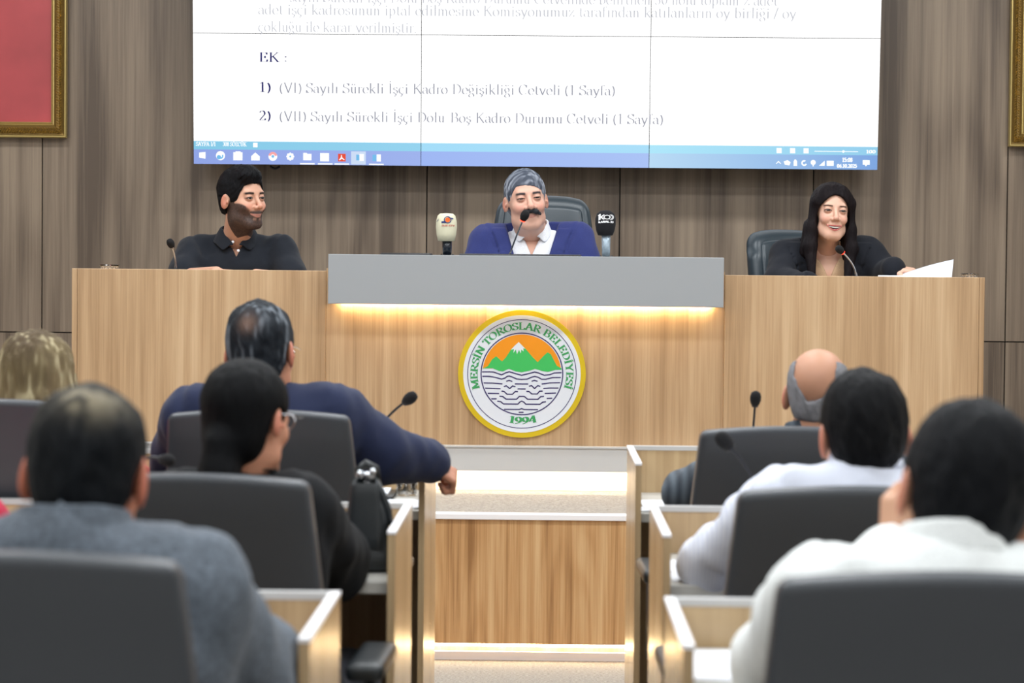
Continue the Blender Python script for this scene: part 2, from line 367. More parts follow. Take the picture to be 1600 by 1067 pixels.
def glyph_mesh(mb, ch, f_, thick=.13, thin=.035, h0=0, h1=None, serif=True):
    "adds one glyph: f(u,v,h) -> xyz"
    nib = (math.cos(R(14)), math.sin(R(14)))
    adv, strokes, serifs = GL[ch]; cnt = [0]
    def ribbon(a, b, w):
        dx, dy = b[0]-a[0], b[1]-a[1]; l = math.hypot(dx,dy) or 1
        nx, ny = -dy/l*w/2, dx/l*w/2
        ex, ey = dx/l*thin*.25, dy/l*thin*.25; cnt[0] += 1; e_ = cnt[0]*1.5e-5; f = lambda u, v, h: f_(u, v, h+e_)
        q = [(a[0]-ex+nx,a[1]-ey+ny),(a[0]-ex-nx,a[1]-ey-ny),(b[0]+ex-nx,b[1]+ey-ny),(b[0]+ex+nx,b[1]+ey+ny)]
        if h1 is None: mb.add([f(u,v,h0) for u,v in q], [(0,1,2,3)])
        else: mb.prism(q, h0, h1, f)
    for st in strokes:
        for a, b in zip(st, st[1:]):
            dx, dy = b[0]-a[0], b[1]-a[1]; l = math.hypot(dx,dy)
            if l < 1e-6: continue
            w = max(thin, thick*abs(dx/l*nib[1]-dy/l*nib[0])**1.3)
            ribbon(a, b, w)
    if serif:
        for x, y, hw in serifs: ribbon((x-hw,y),(x+hw,y), thin*1.1)
    return adv
# ------------------------------------------------------------------ the room
WALLY = 11.25
XL, XR, YB, ZC = -5.0, 5.0, -3.2, 4.35
fl = struct('floor', MB().box(XL, XR, YB, WALLY+.1, -.1, 0), 'carpet')
struct('ceiling', MB().box(XL, XR, YB, WALLY+.1, ZC, ZC+.1), 'ceil')
struct('wall_left', MB().box(XL-.1, XL, YB, WALLY+.1, 0, ZC), 'plaster')
struct('wall_right', MB().box(XR, XR+.1, YB, WALLY+.1, 0, ZC), 'plaster')
struct('wall_rear', MB().box(XL, XR, YB-.1, YB, 0, ZC), 'plaster')
wb = struct('wall_back', MB().box(XL, XR, WALLY+.02, WALLY+.12, 0, ZC), 'joint')
pw = (at(1574,300,WALLY).x - at(66,300,WALLY).x)/5
px0 = at(66,300,WALLY).x
zj = (at(40,518,WALLY).z + at(1590,535,WALLY).z)/2
g = .003
for k in range(-4, 10):
    xa, xb = px0+pw*k, px0+pw*(k+1)
    xa, xb = max(xa, XL), min(xb, XR)
    if xb-xa < .05: continue
    part('panel', MB().box(xa+g, xb-g, WALLY, WALLY+.02, .0, zj-g), 'walnut', wb)
    part('panel', MB().box(xa+g, xb-g, WALLY, WALLY+.02, zj+g, zj+2.44), 'walnut', wb)
    part('panel', MB().box(xa+g, xb-g, WALLY, WALLY+.02, zj+2.446, ZC), 'walnut', wb)

# ------------------------------------------------------------------ video wall
SB = 11.0                                     # y of its lower front edge
tiltv = R(4.5)
p0 = at(302.5, 259.5, SB); p1 = at(1371, 262.5, SB)
zb = (p0.z+p1.z)/2; sx0, sx1 = p0.x, p1.x
SWID = (sx1-sx0)/3; SHGT = SWID*9/16*1.015
vw = thing('video_wall', (0,SB,zb), 'large video wall of joined display panels showing a document, above the platform people', 'screen')
vw.rotation_euler = (tiltv, 0, 0)
def sc(u, v, h=0):     # u metres from left edge, v metres above lower edge, h in front of the glass -> local to vw
    return (sx0+u, -h, v)
def spart(name, mb, mat, parent=None, colors=None):
    o = mesh_obj(name, mb.v, mb.f, MT[mat] if isinstance(mat,str) else mat, parent or vw, colors=colors); return o
screen_col = emis('screen_image', (255,255,255), 1.0)
_a = screen_col.node_tree.nodes.new('ShaderNodeAttribute'); _a.attribute_name = 'col'
screen_col.node_tree.links.new(_a.outputs['Color'], screen_col.node_tree.nodes['Emission'].inputs[0])
def spx(px, py):        # pixel of the photograph -> u,v on the screen
    w_ = SWID*3; u = (px - (300+2.2*py/260) )/((1377-7*py/262)-(300+2.2*py/260))*w_
    top = SHGT*(261-py)/203.0
    return u, top
taskh0 = SHGT*(262-239)/203; stath = SHGT*(262-226)/203
BARS = [((134,202,232),(150,212,240),(146,166,230),(160,180,238)), ((165,222,250),(172,224,250),(160,184,244),(172,196,246)), ((176,232,252),(150,208,238),(186,220,246),(128,168,226))]
for r_ in range(3):
    for c_ in range(3):
        u0_, v0_ = c_*SWID, r_*SHGT
        dp = spart('display_panel', MB().prism([(u0_+.001,v0_+.001),(u0_+SWID-.001,v0_+.001),(u0_+SWID-.001,v0_+SHGT-.001),(u0_+.001,v0_+SHGT-.001)], -.09, 0, sc), 'black')
        b_ = .0014
        spart('lit_image', MB().add([sc(u0_+b_,v0_+b_,.0008),sc(u0_+SWID-b_,v0_+b_,.0008),sc(u0_+SWID-b_,v0_+SHGT-b_,.0008),sc(u0_+b_,v0_+SHGT-b_,.0008)], [(0,1,2,3)]), 'screenwhite', dp)
        if r_ == 0:
            A = BARS[c_]; vs = []; cs = []; fs = []
            for (va, vb, ca, cb, h) in ((b_, taskh0, A[2], A[3], .0016), (taskh0, stath, A[0], A[1], .0016)):
                k = len(vs)
                vs += [sc(u0_+b_,va,h),sc(u0_+SWID-b_,va,h),sc(u0_+SWID-b_,vb,h),sc(u0_+b_,vb,h)]
                cs += [s2l(ca)[:3],s2l(cb)[:3],s2l(cb)[:3],s2l(ca)[:3]]; fs.append((k,k+1,k+2,k+3))
            mesh_obj('task_bar', vs, fs, screen_col, dp, colors=np.array(cs))
MT['txt'] = emis('screen_text', (160,162,174), 1); MT['txtdark'] = emis('screen_text_dark', (42,42,104), 1)
MT['txtpale'] = emis('screen_text_pale', (200,202,209), 1)
def sline(t, x0, x1, base, cap, mat, thick=.15, thin=.04):
    "one line of document text from pixel x0 to x1 with baseline pixel base and cap height cap pixels"
    mb = MB(); k = cap/203*SHGT; W = text_width(t); u0_, v0_ = spx(x0, base); u1_, _ = spx(x1, base); sx = (u1_-u0_)/W
    u = 0
    for ch in t:
        glyph_mesh(mb, ch, lambda a, b, h, u=u: sc(u0_+(u+a)*sx, v0_+b*k, .0025+h), thick, thin)
        u += GL[ch][0]
    spart('text_line', mb, mat)
sline('sayılı Sürekli İşçi Dolu Boş Kadro Durumu Cetvelinde belirtilen 30 nolu toplam 2 adet', 452, 1215, 9, 17, 'txtpale', .11, .015)
sline('adet işçi kadrosunun iptal edilmesine Komisyonumuz tarafından katılanların oy birliği / oy', 403, 1244, 28.5, 16, 'txtpale', .11, .015)
sline('çokluğu ile karar verilmiştir.', 403, 652, 55, 16, 'txtpale', .11, .015)
sline('EK :', 404, 450, 101.5, 14.5, 'txtdark', .14, .03)
sline('1)', 404, 424, 148, 15, 'txtdark', .14, .04)
sline('(VI) Sayılı Sürekli İşçi Kadro Değişikliği Cetveli (1 Sayfa)', 436, 962, 149, 15.5, 'txt', .12, .015)
sline('2)', 404, 424, 192, 15, 'txtdark', .14, .04)
sline('(VII) Sayılı Sürekli İşçi Dolu-Boş Kadro Durumu Cetveli (1 Sayfa)', 436, 1037, 193, 15.5, 'txt', .12, .015)
MT['icw'] = emis('icon_white', (250,253,255), 1.1); MT['icblue'] = emis('icon_blue', (120,190,236), 1)
MT['icred'] = emis('icon_red', (232,84,64), 1); MT['icpink'] = emis('icon_pink', (250,170,170), 1); MT['icsel'] = emis('icon_highlight', (206,222,246), 1)
sline('SAYFA 1/1', 306, 337, 232.5, 6, 'icw', .22, .1); sline('308 SÖZCÜK', 348, 385, 232.5, 6, 'icw', .22, .1)
def icon(poly, mat, h=.003):
    spart('icon', MB().add([sc(*spx(x,y),h) for x,y in poly], [tuple(range(len(poly)-1,-1,-1))]), mat)
def disc_(cx, cy, r, mat, h=.003, a0=0, a1=360, rr=0):
    pts = _arc(cx, cy, r, r, a0, a1, 20)
    if rr: pts = pts + _arc(cx, cy, rr, rr, a1, a0, 20)
    icon(pts, mat, h)
def rect_(x0, y0, x1, y1, mat, h=.003): icon([(x0,y0),(x0,y1),(x1,y1),(x1,y0)], mat, h)
rect_(395.5,227,402.5,234,'icw')
icon([(311,243),(311,251),(321,252.5),(321,242)],'icw')
disc_(344.5,247.5,7.2,'icw'); disc_(344.5,248,4.6,'icblue',.0035,-30,200,2.4); disc_(342,250,3.4,'icblue',.0036)
rect_(364.5,242,379,254.5,'icw'); rect_(368,240.5,376,242,'icw')
icon([(392.5,248),(399,242),(406,248),(406,254.5),(392.5,254.5)],'icw')
disc_(426.5,248,7,'icw'); disc_(426.5,248,7,'icpink',.0035,190,350,3.2); disc_(426.5,248,2.2,'icblue',.0038)
for k in range(8): disc_(453.8+4.4*math.cos(k*.785),248+4.4*math.sin(k*.785),1.9,'icw')
disc_(453.8,248,4.4,'icw'); disc_(453.8,248,1.5,'icblue',.0038)
rect_(474,243.5,487,253.5,'icw'); rect_(474,242,480,243.5,'icw')
rect_(500.5,242,514.5,255,'icw'); rect_(528.5,243,540.5,255,'icred')
icon([(534.2,244.5),(535.2,249),(539,252),(538,253),(534.5,250.5),(531,253.2),(530,252.2),(533.2,248.5),(533.2,245)],'icw',.0036)
rect_(549,239,572,259.5,'icsel'); rect_(557,244,563,253,'icblue',.0034); rect_(562,243,569,254,'icw',.0036)
rect_(582.5,244,588.5,254,'icblue'); rect_(589,243.5,595.5,254.5,'icw')
for x in (469,497,523,577): rect_(x,258,x+23,260,'icw')
for x in (1213,1234,1255): rect_(x,228,x+8,236,'icw')
rect_(1272,232,1340,233.2,'icw'); disc_(1317,232.6,2,'icw'); sline('100', 1352, 1367, 235, 5, 'icw', .25, .12)
icon([(1212,252),(1216,248),(1220,252),(1219,252.8),(1216,250),(1213,252.8)][::-1],'icw')
icon([(1224,249),(1230,246.5),(1235,250),(1233,255),(1226,254)],'icw'); rect_(1239.5,248,1245,255.5,'icw'); disc_(1242.2,247.5,2,'icw')
disc_(1256,251,4.6,'icw',.003,20,300,2.2); disc_(1270,250,4,'icw'); rect_(1269,253,1271,256,'icw')
icon([(1279,255),(1288,247),(1288,255)][::-1],'icw'); rect_(1291,247,1302,255,'icw')
sline('15:08', 1315, 1331, 248.5, 6, 'icw', .3, .16); sline('06.10.2025', 1307, 1338, 257.5, 5.4, 'icw', .3, .16)
icon([(1347,245.5),(1358,245.5),(1358,253),(1354,253),(1352,255.5),(1350,253),(1347,253)][::-1],'icw')
mb = MB()
for u_ in (SWID*.5, SWID*1.5, SWID*2.5): mb.prism([(u_-.05,.2),(u_+.05,.2),(u_+.05,1.6),(u_-.05,1.6)], -.2, -.09, sc)
spart('wall_bracket', mb, 'dark')
cb = MB().tube([sc(.36+.004*k, -.008-.012*math.sin(k*.26), -.05) for k in range(13)], .006, 6); spart('cable', cb, 'black')

# ------------------------------------------------------------------ framed pictures
def picture(name, x0, x1, z0, z1, y, label, incol, fw=.072):
    root = thing(name, ((x0+x1)/2, y, z0), label, 'picture')
    prof = [(0,.0),(0,.022),(.004,.027),(.009,.027),(.013,.018),(.02,.016),(.032,.03),(.044,.034),(.054,.026),(.058,.018),(.062,.019),(.066,.023),(.07,.02),(.072,.004)]
    prof = [(d*1.08, h) for d, h in prof]
    def ringsweep(sub):
        mb = MB(); vs = []
        for d, h in sub: vs += [(x0+d,y-h,z0+d),(x1-d,y-h,z0+d),(x1-d,y-h,z1-d),(x0+d,y-h,z1-d)]
        n = len(sub); mb.add(vs, [(i*4+k, i*4+(k+1)%4, (i+1)*4+(k+1)%4, (i+1)*4+k) for i in range(n-1) for k in range(4)]); return mb
    part('outer_bead', ringsweep(prof[0:5]), 'gold2', root)
    part('frame', ringsweep(prof[4:10]), 'golddark', root)
    part('inner_bead', ringsweep(prof[9:14]), 'gold2', root)
    orn = MB(); rnd = random.Random(3)
    def bead(cx, cz, ang, s):
        vs = []; n = 6
        for k in range(n):
            t = 2*math.pi*k/n; a = .0105*s*math.cos(t); b = .0042*s*math.sin(t)
            vs.append((cx+a*math.cos(ang)-b*math.sin(ang), y-.030, cz+a*math.sin(ang)+b*math.cos(ang)))
        vs.append((cx, y-.0405, cz)); orn.add(vs, [(k,(k+1)%n,n) for k in range(n)])
    for side in range(4):
        L_ = (x1-x0) if side % 2 == 0 else (z1-z0)
        d = .035
        while d < L_-.035:
            for off, an in ((.030,.9),(.044,2.3)):
                s = rnd.uniform(.7,1.2)
                if side == 0: bead(x0+d, z0+off, an, s)
                elif side == 1: bead(x1-off, z0+d, an, s)
                elif side == 2: bead(x0+d, z1-off, an, s)
                else: bead(x0+off, z0+d, an, s)
            d += .0125
    o = part('carving', orn, 'gold', root); o['kind'] = 'stuff'
    part('picture_sheet', MB().box(x0+.072, x1-.072, y-.008, y-.004, z0+.072, z1-.072), incol, root)
    part('backing', MB().box(x0+.004, x1-.004, y-.004, y+.03, z0+.004, z1-.004), 'black', root)
MT['redpic'] = plain('red_cloth_print', (176,72,76), .35, var=.06, bscale=8)
MT['pic2'] = plain('pale_print', (150,140,110), .5)
PY = WALLY-.03
a_ = at(104, 215.5, PY-.02); picture('picture_frame', a_.x-.95, a_.x, a_.z, a_.z+1.3, PY, 'gilt carved picture frame around a plain red picture, at the left on the walnut wall', 'redpic')
a_ = at(1576, 229, PY-.02); picture('picture_frame', a_.x, a_.x+.95, a_.z, a_.z+1.3, PY, 'gilt carved picture frame cut off at the right side of the walnut wall', 'pic2')

# ------------------------------------------------------------------ stage and step
SY = 8.43; ST = .545; DT = .733; DY = 9.23
SXL, SXR = -4.3, 4.3
st = thing('stage_platform', (0,SY,0), 'low carpeted stage with a wooden riser and warm light strip at its foot', 'stage')
part('riser_board', MB().box(at(678,900,SY).x, at(991,900,SY).x, SY, SY+.03, .065, ST-.02), 'riser', st)
part('riser_board', MB().box(SXL, at(676.5,900,SY).x, SY, SY+.03, .065, ST-.02), 'riser', st)
part('riser_board', MB().box(at(992.5,900,SY).x, SXR, SY, SY+.03, .065, ST-.02), 'riser', st)
part('core', MB().box(SXL, SXR, SY+.11, WALLY-.003, 0, ST-.02), 'oak', st)
part('toe_board', MB().box(SXL, SXR, SY+.035, SY+.05, 0, .030), 'white', st)
part('nosing', MB().box(SXL, SXR, SY-.012, SY+.05, ST-.022, ST), 'white', st, bevel=.003)
part('stage_carpet', MB().box(SXL, SXR, SY+.05, WALLY-.003, ST-.02, ST-.001), 'carpet', st)
part('light_strip', MB().box(SXL+.05, SXR-.05, SY+.06, SY+.075, .046, .062), 'led', st)
SLX, SRX = at(108,500,9.27).x, at(1541,500,9.27).x
s2 = thing('dais_step', (0,DY,ST), 'grey faced upper step under the dais desks with a glowing light strip beneath', 'stage')
part('fascia', MB().box(SLX, SRX, DY, DY+.03, .632, DT-.006), 'trimgrey', s2)
part('top_board', MB().box(SLX, SRX, DY-.006, WALLY-.003, DT-.006, DT), 'trimgrey', s2)
part('core', MB().box(SLX, SRX, DY+.12, WALLY-.003, ST, DT-.006), 'white', s2)
part('light_strip', MB().box(SLX, SRX, DY+.04, DY+.055, .655, .665), 'ledstage', s2)

# ------------------------------------------------------------------ dais desks
FY = 9.27
def desk_block(name, label, xa, xb, ztop, edge_left, group=None):
    root = thing(name, ((xa+xb)/2, FY, DT), label, 'desk')
    e = .022
    part('front_panel', MB().box(xa+(e if edge_left else 0), xb-(0 if edge_left else e), FY, FY+.02, DT, ztop), 'oak', root, bevel=.002)
    part('end_panel', MB().box(*((xa, xa+e-.001) if edge_left else (xb-e+.001, xb)), FY-.001, FY+.62, DT, ztop), 'oak', root, bevel=.002)
    part('inner_panel', MB().box(*((xb-e, xb) if edge_left else (xa, xa+e)), FY+.021, FY+.62, DT, ztop-.054), 'oak', root)
    part('desktop', MB().box(xa+.023, xb-.023, FY+.021, FY+.62, ztop-.053, ztop-.027), 'oak', root)
    return root
xL0, xL1 = at(112,500,FY).x, at(509,500,FY).x
xR0, xR1 = at(1132,500,FY).x, at(1538,500,FY).x
zs = (at(310,421,FY).z+at(1330,431,FY).z)/2
ZL = at(310,421,FY).z; ZR = at(1330,431.5,FY).z
dl = desk_block('dais_desk', 'light oak side desk on the dais, left of the seal, man in black polo behind', xL0, xL1, ZL, True)
dr = desk_block('dais_desk', 'light oak side desk on the dais, right of the seal, woman behind it', xR0, xR1, ZR, False)
CYF = 9.14
ZCt = (at(512,397,CYF).z + at(1131,402.5,CYF).z)/2; ZCb = (at(512,475,CYF).z+at(1131,480,CYF).z)/2
cx0, cx1 = at(512.5,440,CYF).x, at(1131,440,CYF).x
cd_ = thing('chairman_desk', ((cx0+cx1)/2, FY, DT), 'taller central desk with a grey upper fascia, light strip and oak front panel', 'desk')
part('grey_fascia', MB().box(cx0, cx1, CYF, CYF+.025, ZCb, ZCt), 'greylam', cd_, bevel=.002)
part('desktop', MB().box(cx0, cx1, CYF+.025, FY+.68, ZCt-.055, ZCt-.026), 'greylam', cd_)
part('fascia_underside', MB().box(cx0, cx1, CYF+.03, CYF+.055, ZCb, ZCb+.02), 'greylam', cd_)
part('front_panel', MB().box(xL1+.0005, xR0-.0005, FY+.006, FY+.03, DT, ZCt-.056), 'oak', cd_)
part('side_panel', MB().box(cx0, cx0+.02, CYF+.025, FY, ZCb, ZCt-.056), 'greylam', cd_)
part('side_panel', MB().box(cx1-.02, cx1, CYF+.025, FY, ZCb, ZCt-.056), 'greylam', cd_)
part('side_panel', MB().box(cx0, cx0+.02, FY+.63, FY+.68, DT, ZCt-.056), 'oak', cd_)
part('side_panel', MB().box(cx1-.02, cx1, FY+.63, FY+.68, DT, ZCt-.056), 'oak', cd_)
part('light_strip', MB().box(cx0+.04, cx1-.04, FY-.016, FY-.006, ZCb+.006, ZCb+.014), 'led2', cd_)

# ------------------------------------------------------------------ seal on the centre desk
EC = at(815.5, 584, FY); ER = 99.8*FY/FPX; eu = ER/463.0
MT['sealwhite'] = plain('seal_white', (228,234,244), .3); MT['navyink'] = plain('navy_ink', (52,42,104), .4)
MT['greenink'] = plain('green_ink', (60,160,96), .4); MT['green'] = plain('mountain_green', (62,192,96), .4); MT['orange'] = plain('sun_orange', (240,150,12), .4)
seal = thing('municipal_seal', (EC.x, FY, EC.z-ER), 'round municipal seal with gold rim, green mountains, orange sky and navy waves', 'emblem')
def ef(u, v, h): return (EC.x+(u-537)*eu, FY+.005-h, EC.z-(v-529)*eu)
def edisc(r, a, b, n=72): return MB().prism([(537+r*math.cos(2*math.pi*k/n), 529-r*math.sin(2*math.pi*k/n)) for k in range(n)], a, b, ef)
def ering(r1, r2, a, b, n=72):
    mb = MB(); vs = []
    for r, h in ((r1,a),(r1,b),(r2,b),(r2,a)):
        vs += [ef(537+r*math.cos(2*math.pi*k/n), 529-r*math.sin(2*math.pi*k/n), h) for k in range(n)]
    return mb.add(vs, [(i*n+k, i*n+(k+1)%n, (i+1)*n+(k+1)%n, (i+1)*n+k) for i in range(3) for k in range(n)])
part('gold_rim', edisc(463, 0, .012), 'ring', seal)
part('seal_face', edisc(426, .012, .0145), 'sealwhite', seal)
part('ring_line', ering(391, 396, .0145, .0155), 'navyink', seal); part('ring_line', ering(292, 300, .0145, .0155), 'navyink', seal)
sky = [(255,485),(250,510)]; sky = [(537+286*math.cos(R(t)), 529-286*math.sin(R(t))) for t in np.linspace(7.5,172.5,30)]
part('sun_field', MB().prism(sky, .0145, .0152, ef), 'orange', seal)
part('mountains', MB().prism([(250,492),(262,488),(290,475),(320,425),(350,403),(392,440),(420,410),(457,352),(512,298),(560,345),(610,402),(650,443),(690,400),(722,370),(745,385),(790,468),(822,484),(824,496),(780,497),(725,512),(680,505),(632,491),(590,505),(535,517),(490,510),(442,492),(400,512),(370,508),(325,490)], .0152, .0162, ef), 'green', seal)
part('snow_cap', MB().prism([(512,298),(560,347),(545,342),(548,366),(530,352),(528,380),(514,354),(500,386),(492,352),(474,376),(478,350),(456,354),(485,322)], .0162, .017, ef), 'sealwhite', seal)
WV = [[(250,517),(300,516),(330,517),(390,537),(420,522),(445,514),(480,524),(535,539),(590,525),(630,514),(660,522),(700,537),(740,532),(770,520),(822,517)],
[(252,549),(300,549),(340,555),(390,568),(415,560),(430,548),(445,545),(470,553),(500,566),(535,569),(575,566),(605,553),(630,546),(655,552),(680,566),(710,566),(760,553),(818,552)],
[(262,597),(330,598),(395,603)],[(488,602),(582,602)],[(682,601),(740,592),(814,590)],[(272,635),(382,638)],[(508,638),(564,638)],[(695,633),(740,629),(802,629)],[(292,672),(372,673)],[(705,669),(784,665)],[(318,712),(354,711)],[(720,705),(757,703)],
[(425,583),(445,577),(467,584)],[(609,581),(628,575),(650,581)],[(408,622),(425,616),(450,636),(470,617),(490,622)],[(590,618),(608,613),(630,634),(652,613),(670,618)],
[(392,655),(410,658),(430,677),(470,677),(490,657),(508,658)],[(572,655),(590,656),(610,673),(650,673),(666,653),(687,652)],[(378,692),(400,694),(425,713),(500,713),(520,692),(556,692),(580,712),(655,712),(675,692),(697,690)],
[(362,729),(385,731),(405,748),(510,748),(524,733),(538,726),(553,733),(567,748),(670,748),(690,732),(712,729)],[(412,787),(520,787),(538,781),(556,787),(655,787)],[(518,808),(550,808)]]
for wv in WV:
    mb = MB()
    for a, b in zip(wv, wv[1:]):
        l = math.hypot(b[0]-a[0], b[1]-a[1]); nx, ny = -(b[1]-a[1])/l*4.2, (b[0]-a[0])/l*4.2; ex, ey = (b[0]-a[0])/l*1.5, (b[1]-a[1])/l*1.5
        mb.prism([(a[0]+nx-ex,a[1]+ny-ey),(a[0]-nx-ex,a[1]-ny-ey),(b[0]-nx+ex,b[1]-ny+ey),(b[0]+nx+ex,b[1]+ny+ey)], .0145, .0156, ef)
    part('wave_line', mb, 'navyink', seal)
def arc_text(t, a0, a1, rb, cap, top=True, thick=.21):
    "letters around the seal from angle a0 to a1 degrees, baseline radius rb"
    W = text_width(t); acc = 0
    for ch in t:
        adv = GL[ch][0]
        if ch != ' ':
            ang = R(a0+(a1-a0)*(acc+adv/2)/W); mb = MB(); wsc = abs(R(a1-a0))*rb/W*1.06
            def f(u, v, h, ang=ang, adv=adv):
                x = (u-adv/2)*wsc*1.0
                if top: rx, ry = math.sin(ang+math.pi/2), 0; ox, oy = math.cos(ang)*(rb+v*cap)+math.sin(ang)*x, math.sin(ang)*(rb+v*cap)-math.cos(ang)*x
                else: ox, oy = math.cos(ang)*(rb-v*cap)-math.sin(ang)*x, math.sin(ang)*(rb-v*cap)+math.cos(ang)*x
                return ef(537+ox, 529-oy, h)
            glyph_mesh(mb, ch, f, thick, .075, .0158, None)
            part('letter', mb, 'greenink', seal)
        acc += adv
arc_text('MERSİN TOROSLAR BELEDİYESİ', 199, -18, 322, 50)
arc_text('1994', 254.5, 288, 362, 48, top=False, thick=.24)

# ------------------------------------------------------------------ rows of desks
def row_desk(xa, xb, y0, y1, label, dz=.795, ztop=.902, ends=(True,True), group='long wooden delegate desks'):
    root = thing('delegate_desk', ((xa+xb)/2, y0, 0), label, 'desk', group)
    t = .016
    part('front_board', MB().box(xa+t, xb-t, y1-.02, y1, .02, ztop-.012), 'oakrow', root)
    part('board_edge', MB().box(xa+t, xb-t, y1-.022, y1+.002, ztop-.012, ztop), 'trimgrey', root)
    for k, (xx, on) in enumerate(((xa, ends[0]), (xb-t, ends[1]))):
        if not on: continue
        part('end_panel', MB().box(xx, xx+t, y0, y1+.002, 0, ztop-.006), 'oakrow', root)
        part('white_edge', MB().box(xx-.001, xx+t+.001, y0-.001, y1+.003, ztop-.006, ztop), 'white', root)
    part('desktop', MB().box(xa+t, xb-t, y0+.03, y1-.022, dz-.025, dz), 'desk', root, bevel=.002)
    part('support_panel', MB().box((xa+xb)/2-.01, (xa+xb)/2+.01, y0+.12, y1-.022, 0, dz-.025), 'oakrow', root)
    return root
R3, R2, R1 = (3.27,3.76), (4.66,5.25), (6.07,6.70)
# left block: xb is the aisle face ; right block: xa is the aisle face
lx3, lx2, lx1 = at(484,1000,R3[0]).x, at(618,830,R2[0]).x, at(664,738,R1[0]).x
rx3, rx2, rx1 = at(1067,1012,R3[0]).x, at(1036,835,R2[0]).x, at(993,738,R1[0]).x
row_desk(-2.4, lx3, *R3, 'nearest wooden desk on the left side of the aisle, beside the grey-suited man', dz=.822, ztop=.905, ends=(True,True))
row_desk(-2.9, lx2, *R2, 'middle wooden desk left of the aisle, with the black handbag on it')
row_desk(-3.2, lx1, *R1, 'farthest wooden desk left of the aisle, under the navy-suited man\'s hand', ztop=.905)
row_desk(rx3, 2.6, *R3, 'nearest wooden desk on the right side of the aisle, by the white-shirted man', dz=.822)
row_desk(rx2, 2.9, *R2, 'middle wooden desk right of the aisle, under the striped sleeve')
row_desk(rx1, 3.2, *R1, 'farthest wooden desk right of the aisle, beside the bald man', ztop=.93)
DZ = .795

ZLd, ZRd, ZCd = ZL-.027, ZR-.027, ZCt-.026      # the desktops behind the raised fronts
# ------------------------------------------------------------------ bodies: distance fields turned into one smooth surface
def surface_nets(F, xs, ys, zs):
    S = F < 0
    nx, ny, nz = F.shape
    c = S.astype(np.int8)
    cnt = sum(c[i:nx-1+i, j:ny-1+j, k:nz-1+k] for i in (0,1) for j in (0,1) for k in (0,1))
    act = (cnt > 0) & (cnt < 8)
    I, J, K = np.nonzero(act)
    idx = np.full(act.shape, -1, np.int64); idx[I,J,K] = np.arange(len(I))
    P = np.zeros((len(I),3)); W = np.zeros(len(I))
    cor = [(a,b,d) for a in (0,1) for b in (0,1) for d in (0,1)]
    for a in cor:
        for ax in range(3):
            if a[ax]: continue
            b = list(a); b[ax] = 1
            fa = F[I+a[0],J+a[1],K+a[2]]; fb = F[I+b[0],J+b[1],K+b[2]]
            m = (fa < 0) != (fb < 0)
            t = np.where(m, fa/(fa-fb+1e-12), 0)
            q = np.stack([np.full(len(I), a[0], float), np.full(len(I), a[1], float), np.full(len(I), a[2], float)], 1)
            q[:,ax] += t
            P[m] += q[m]; W[m] += 1
    P /= W[:,None]
    V = np.stack([np.interp(I+P[:,0], np.arange(nx), xs), np.interp(J+P[:,1], np.arange(ny), ys), np.interp(K+P[:,2], np.arange(nz), zs)], 1)
    fs = []
    for ax in range(3):
        sl0 = [slice(None)]*3; sl1 = [slice(None)]*3
        sl0[ax] = slice(0,-1); sl1[ax] = slice(1,None)
        A, B = S[tuple(sl0)], S[tuple(sl1)]
        o = [a for a in range(3) if a != ax]
        i, j, k = np.nonzero(A != B); q = np.stack([i,j,k],1)
        ok = (q[:,o[0]] > 0) & (q[:,o[1]] > 0) & (q[:,o[0]] < F.shape[o[0]]-1) & (q[:,o[1]] < F.shape[o[1]]-1)
        q = q[ok]; flip = A[q[:,0],q[:,1],q[:,2]]
        def g_(d0, d1):
            r = q.copy(); r[:,o[0]] -= d0; r[:,o[1]] -= d1; return idx[r[:,0],r[:,1],r[:,2]]
        Q = np.stack([g_(1,1), g_(0,1), g_(0,0), g_(1,0)], 1)
        fl = flip if ax != 1 else ~flip
        Q[~fl] = Q[~fl][:, ::-1]
        fs.append(Q)
    Fq = np.concatenate(fs); Fq = Fq[(Fq >= 0).all(1)]
    return V, Fq
_LAT = np.random.RandomState(5).rand(32,32,32).astype(np.float32)
def vnoise(x, y, z):
    "smooth value noise in -1..1, broadcasting"
    x, y, z = np.broadcast_arrays(x, y, z)
    xi, yi, zi = np.floor(x).astype(int), np.floor(y).astype(int), np.floor(z).astype(int)
    fx, fy, fz = x-xi, y-yi, z-zi
    fx, fy, fz = fx*fx*(3-2*fx), fy*fy*(3-2*fy), fz*fz*(3-2*fz)
    r = 0
    for a in (0,1):
        for b in (0,1):
            for c in (0,1):
                r = r + _LAT[(xi+a)&31,(yi+b)&31,(zi+c)&31]*(fx if a else 1-fx)*(fy if b else 1-fy)*(fz if c else 1-fz)
    return r*2-1
def smin(a, b, k):
    if k <= 0: return np.minimum(a, b)
    h = np.clip(.5+.5*(b-a)/k, 0, 1); return b*(1-h)+a*h-k*h*(1-h)
def smax(a, b, k): return -smin(-a, -b, k)
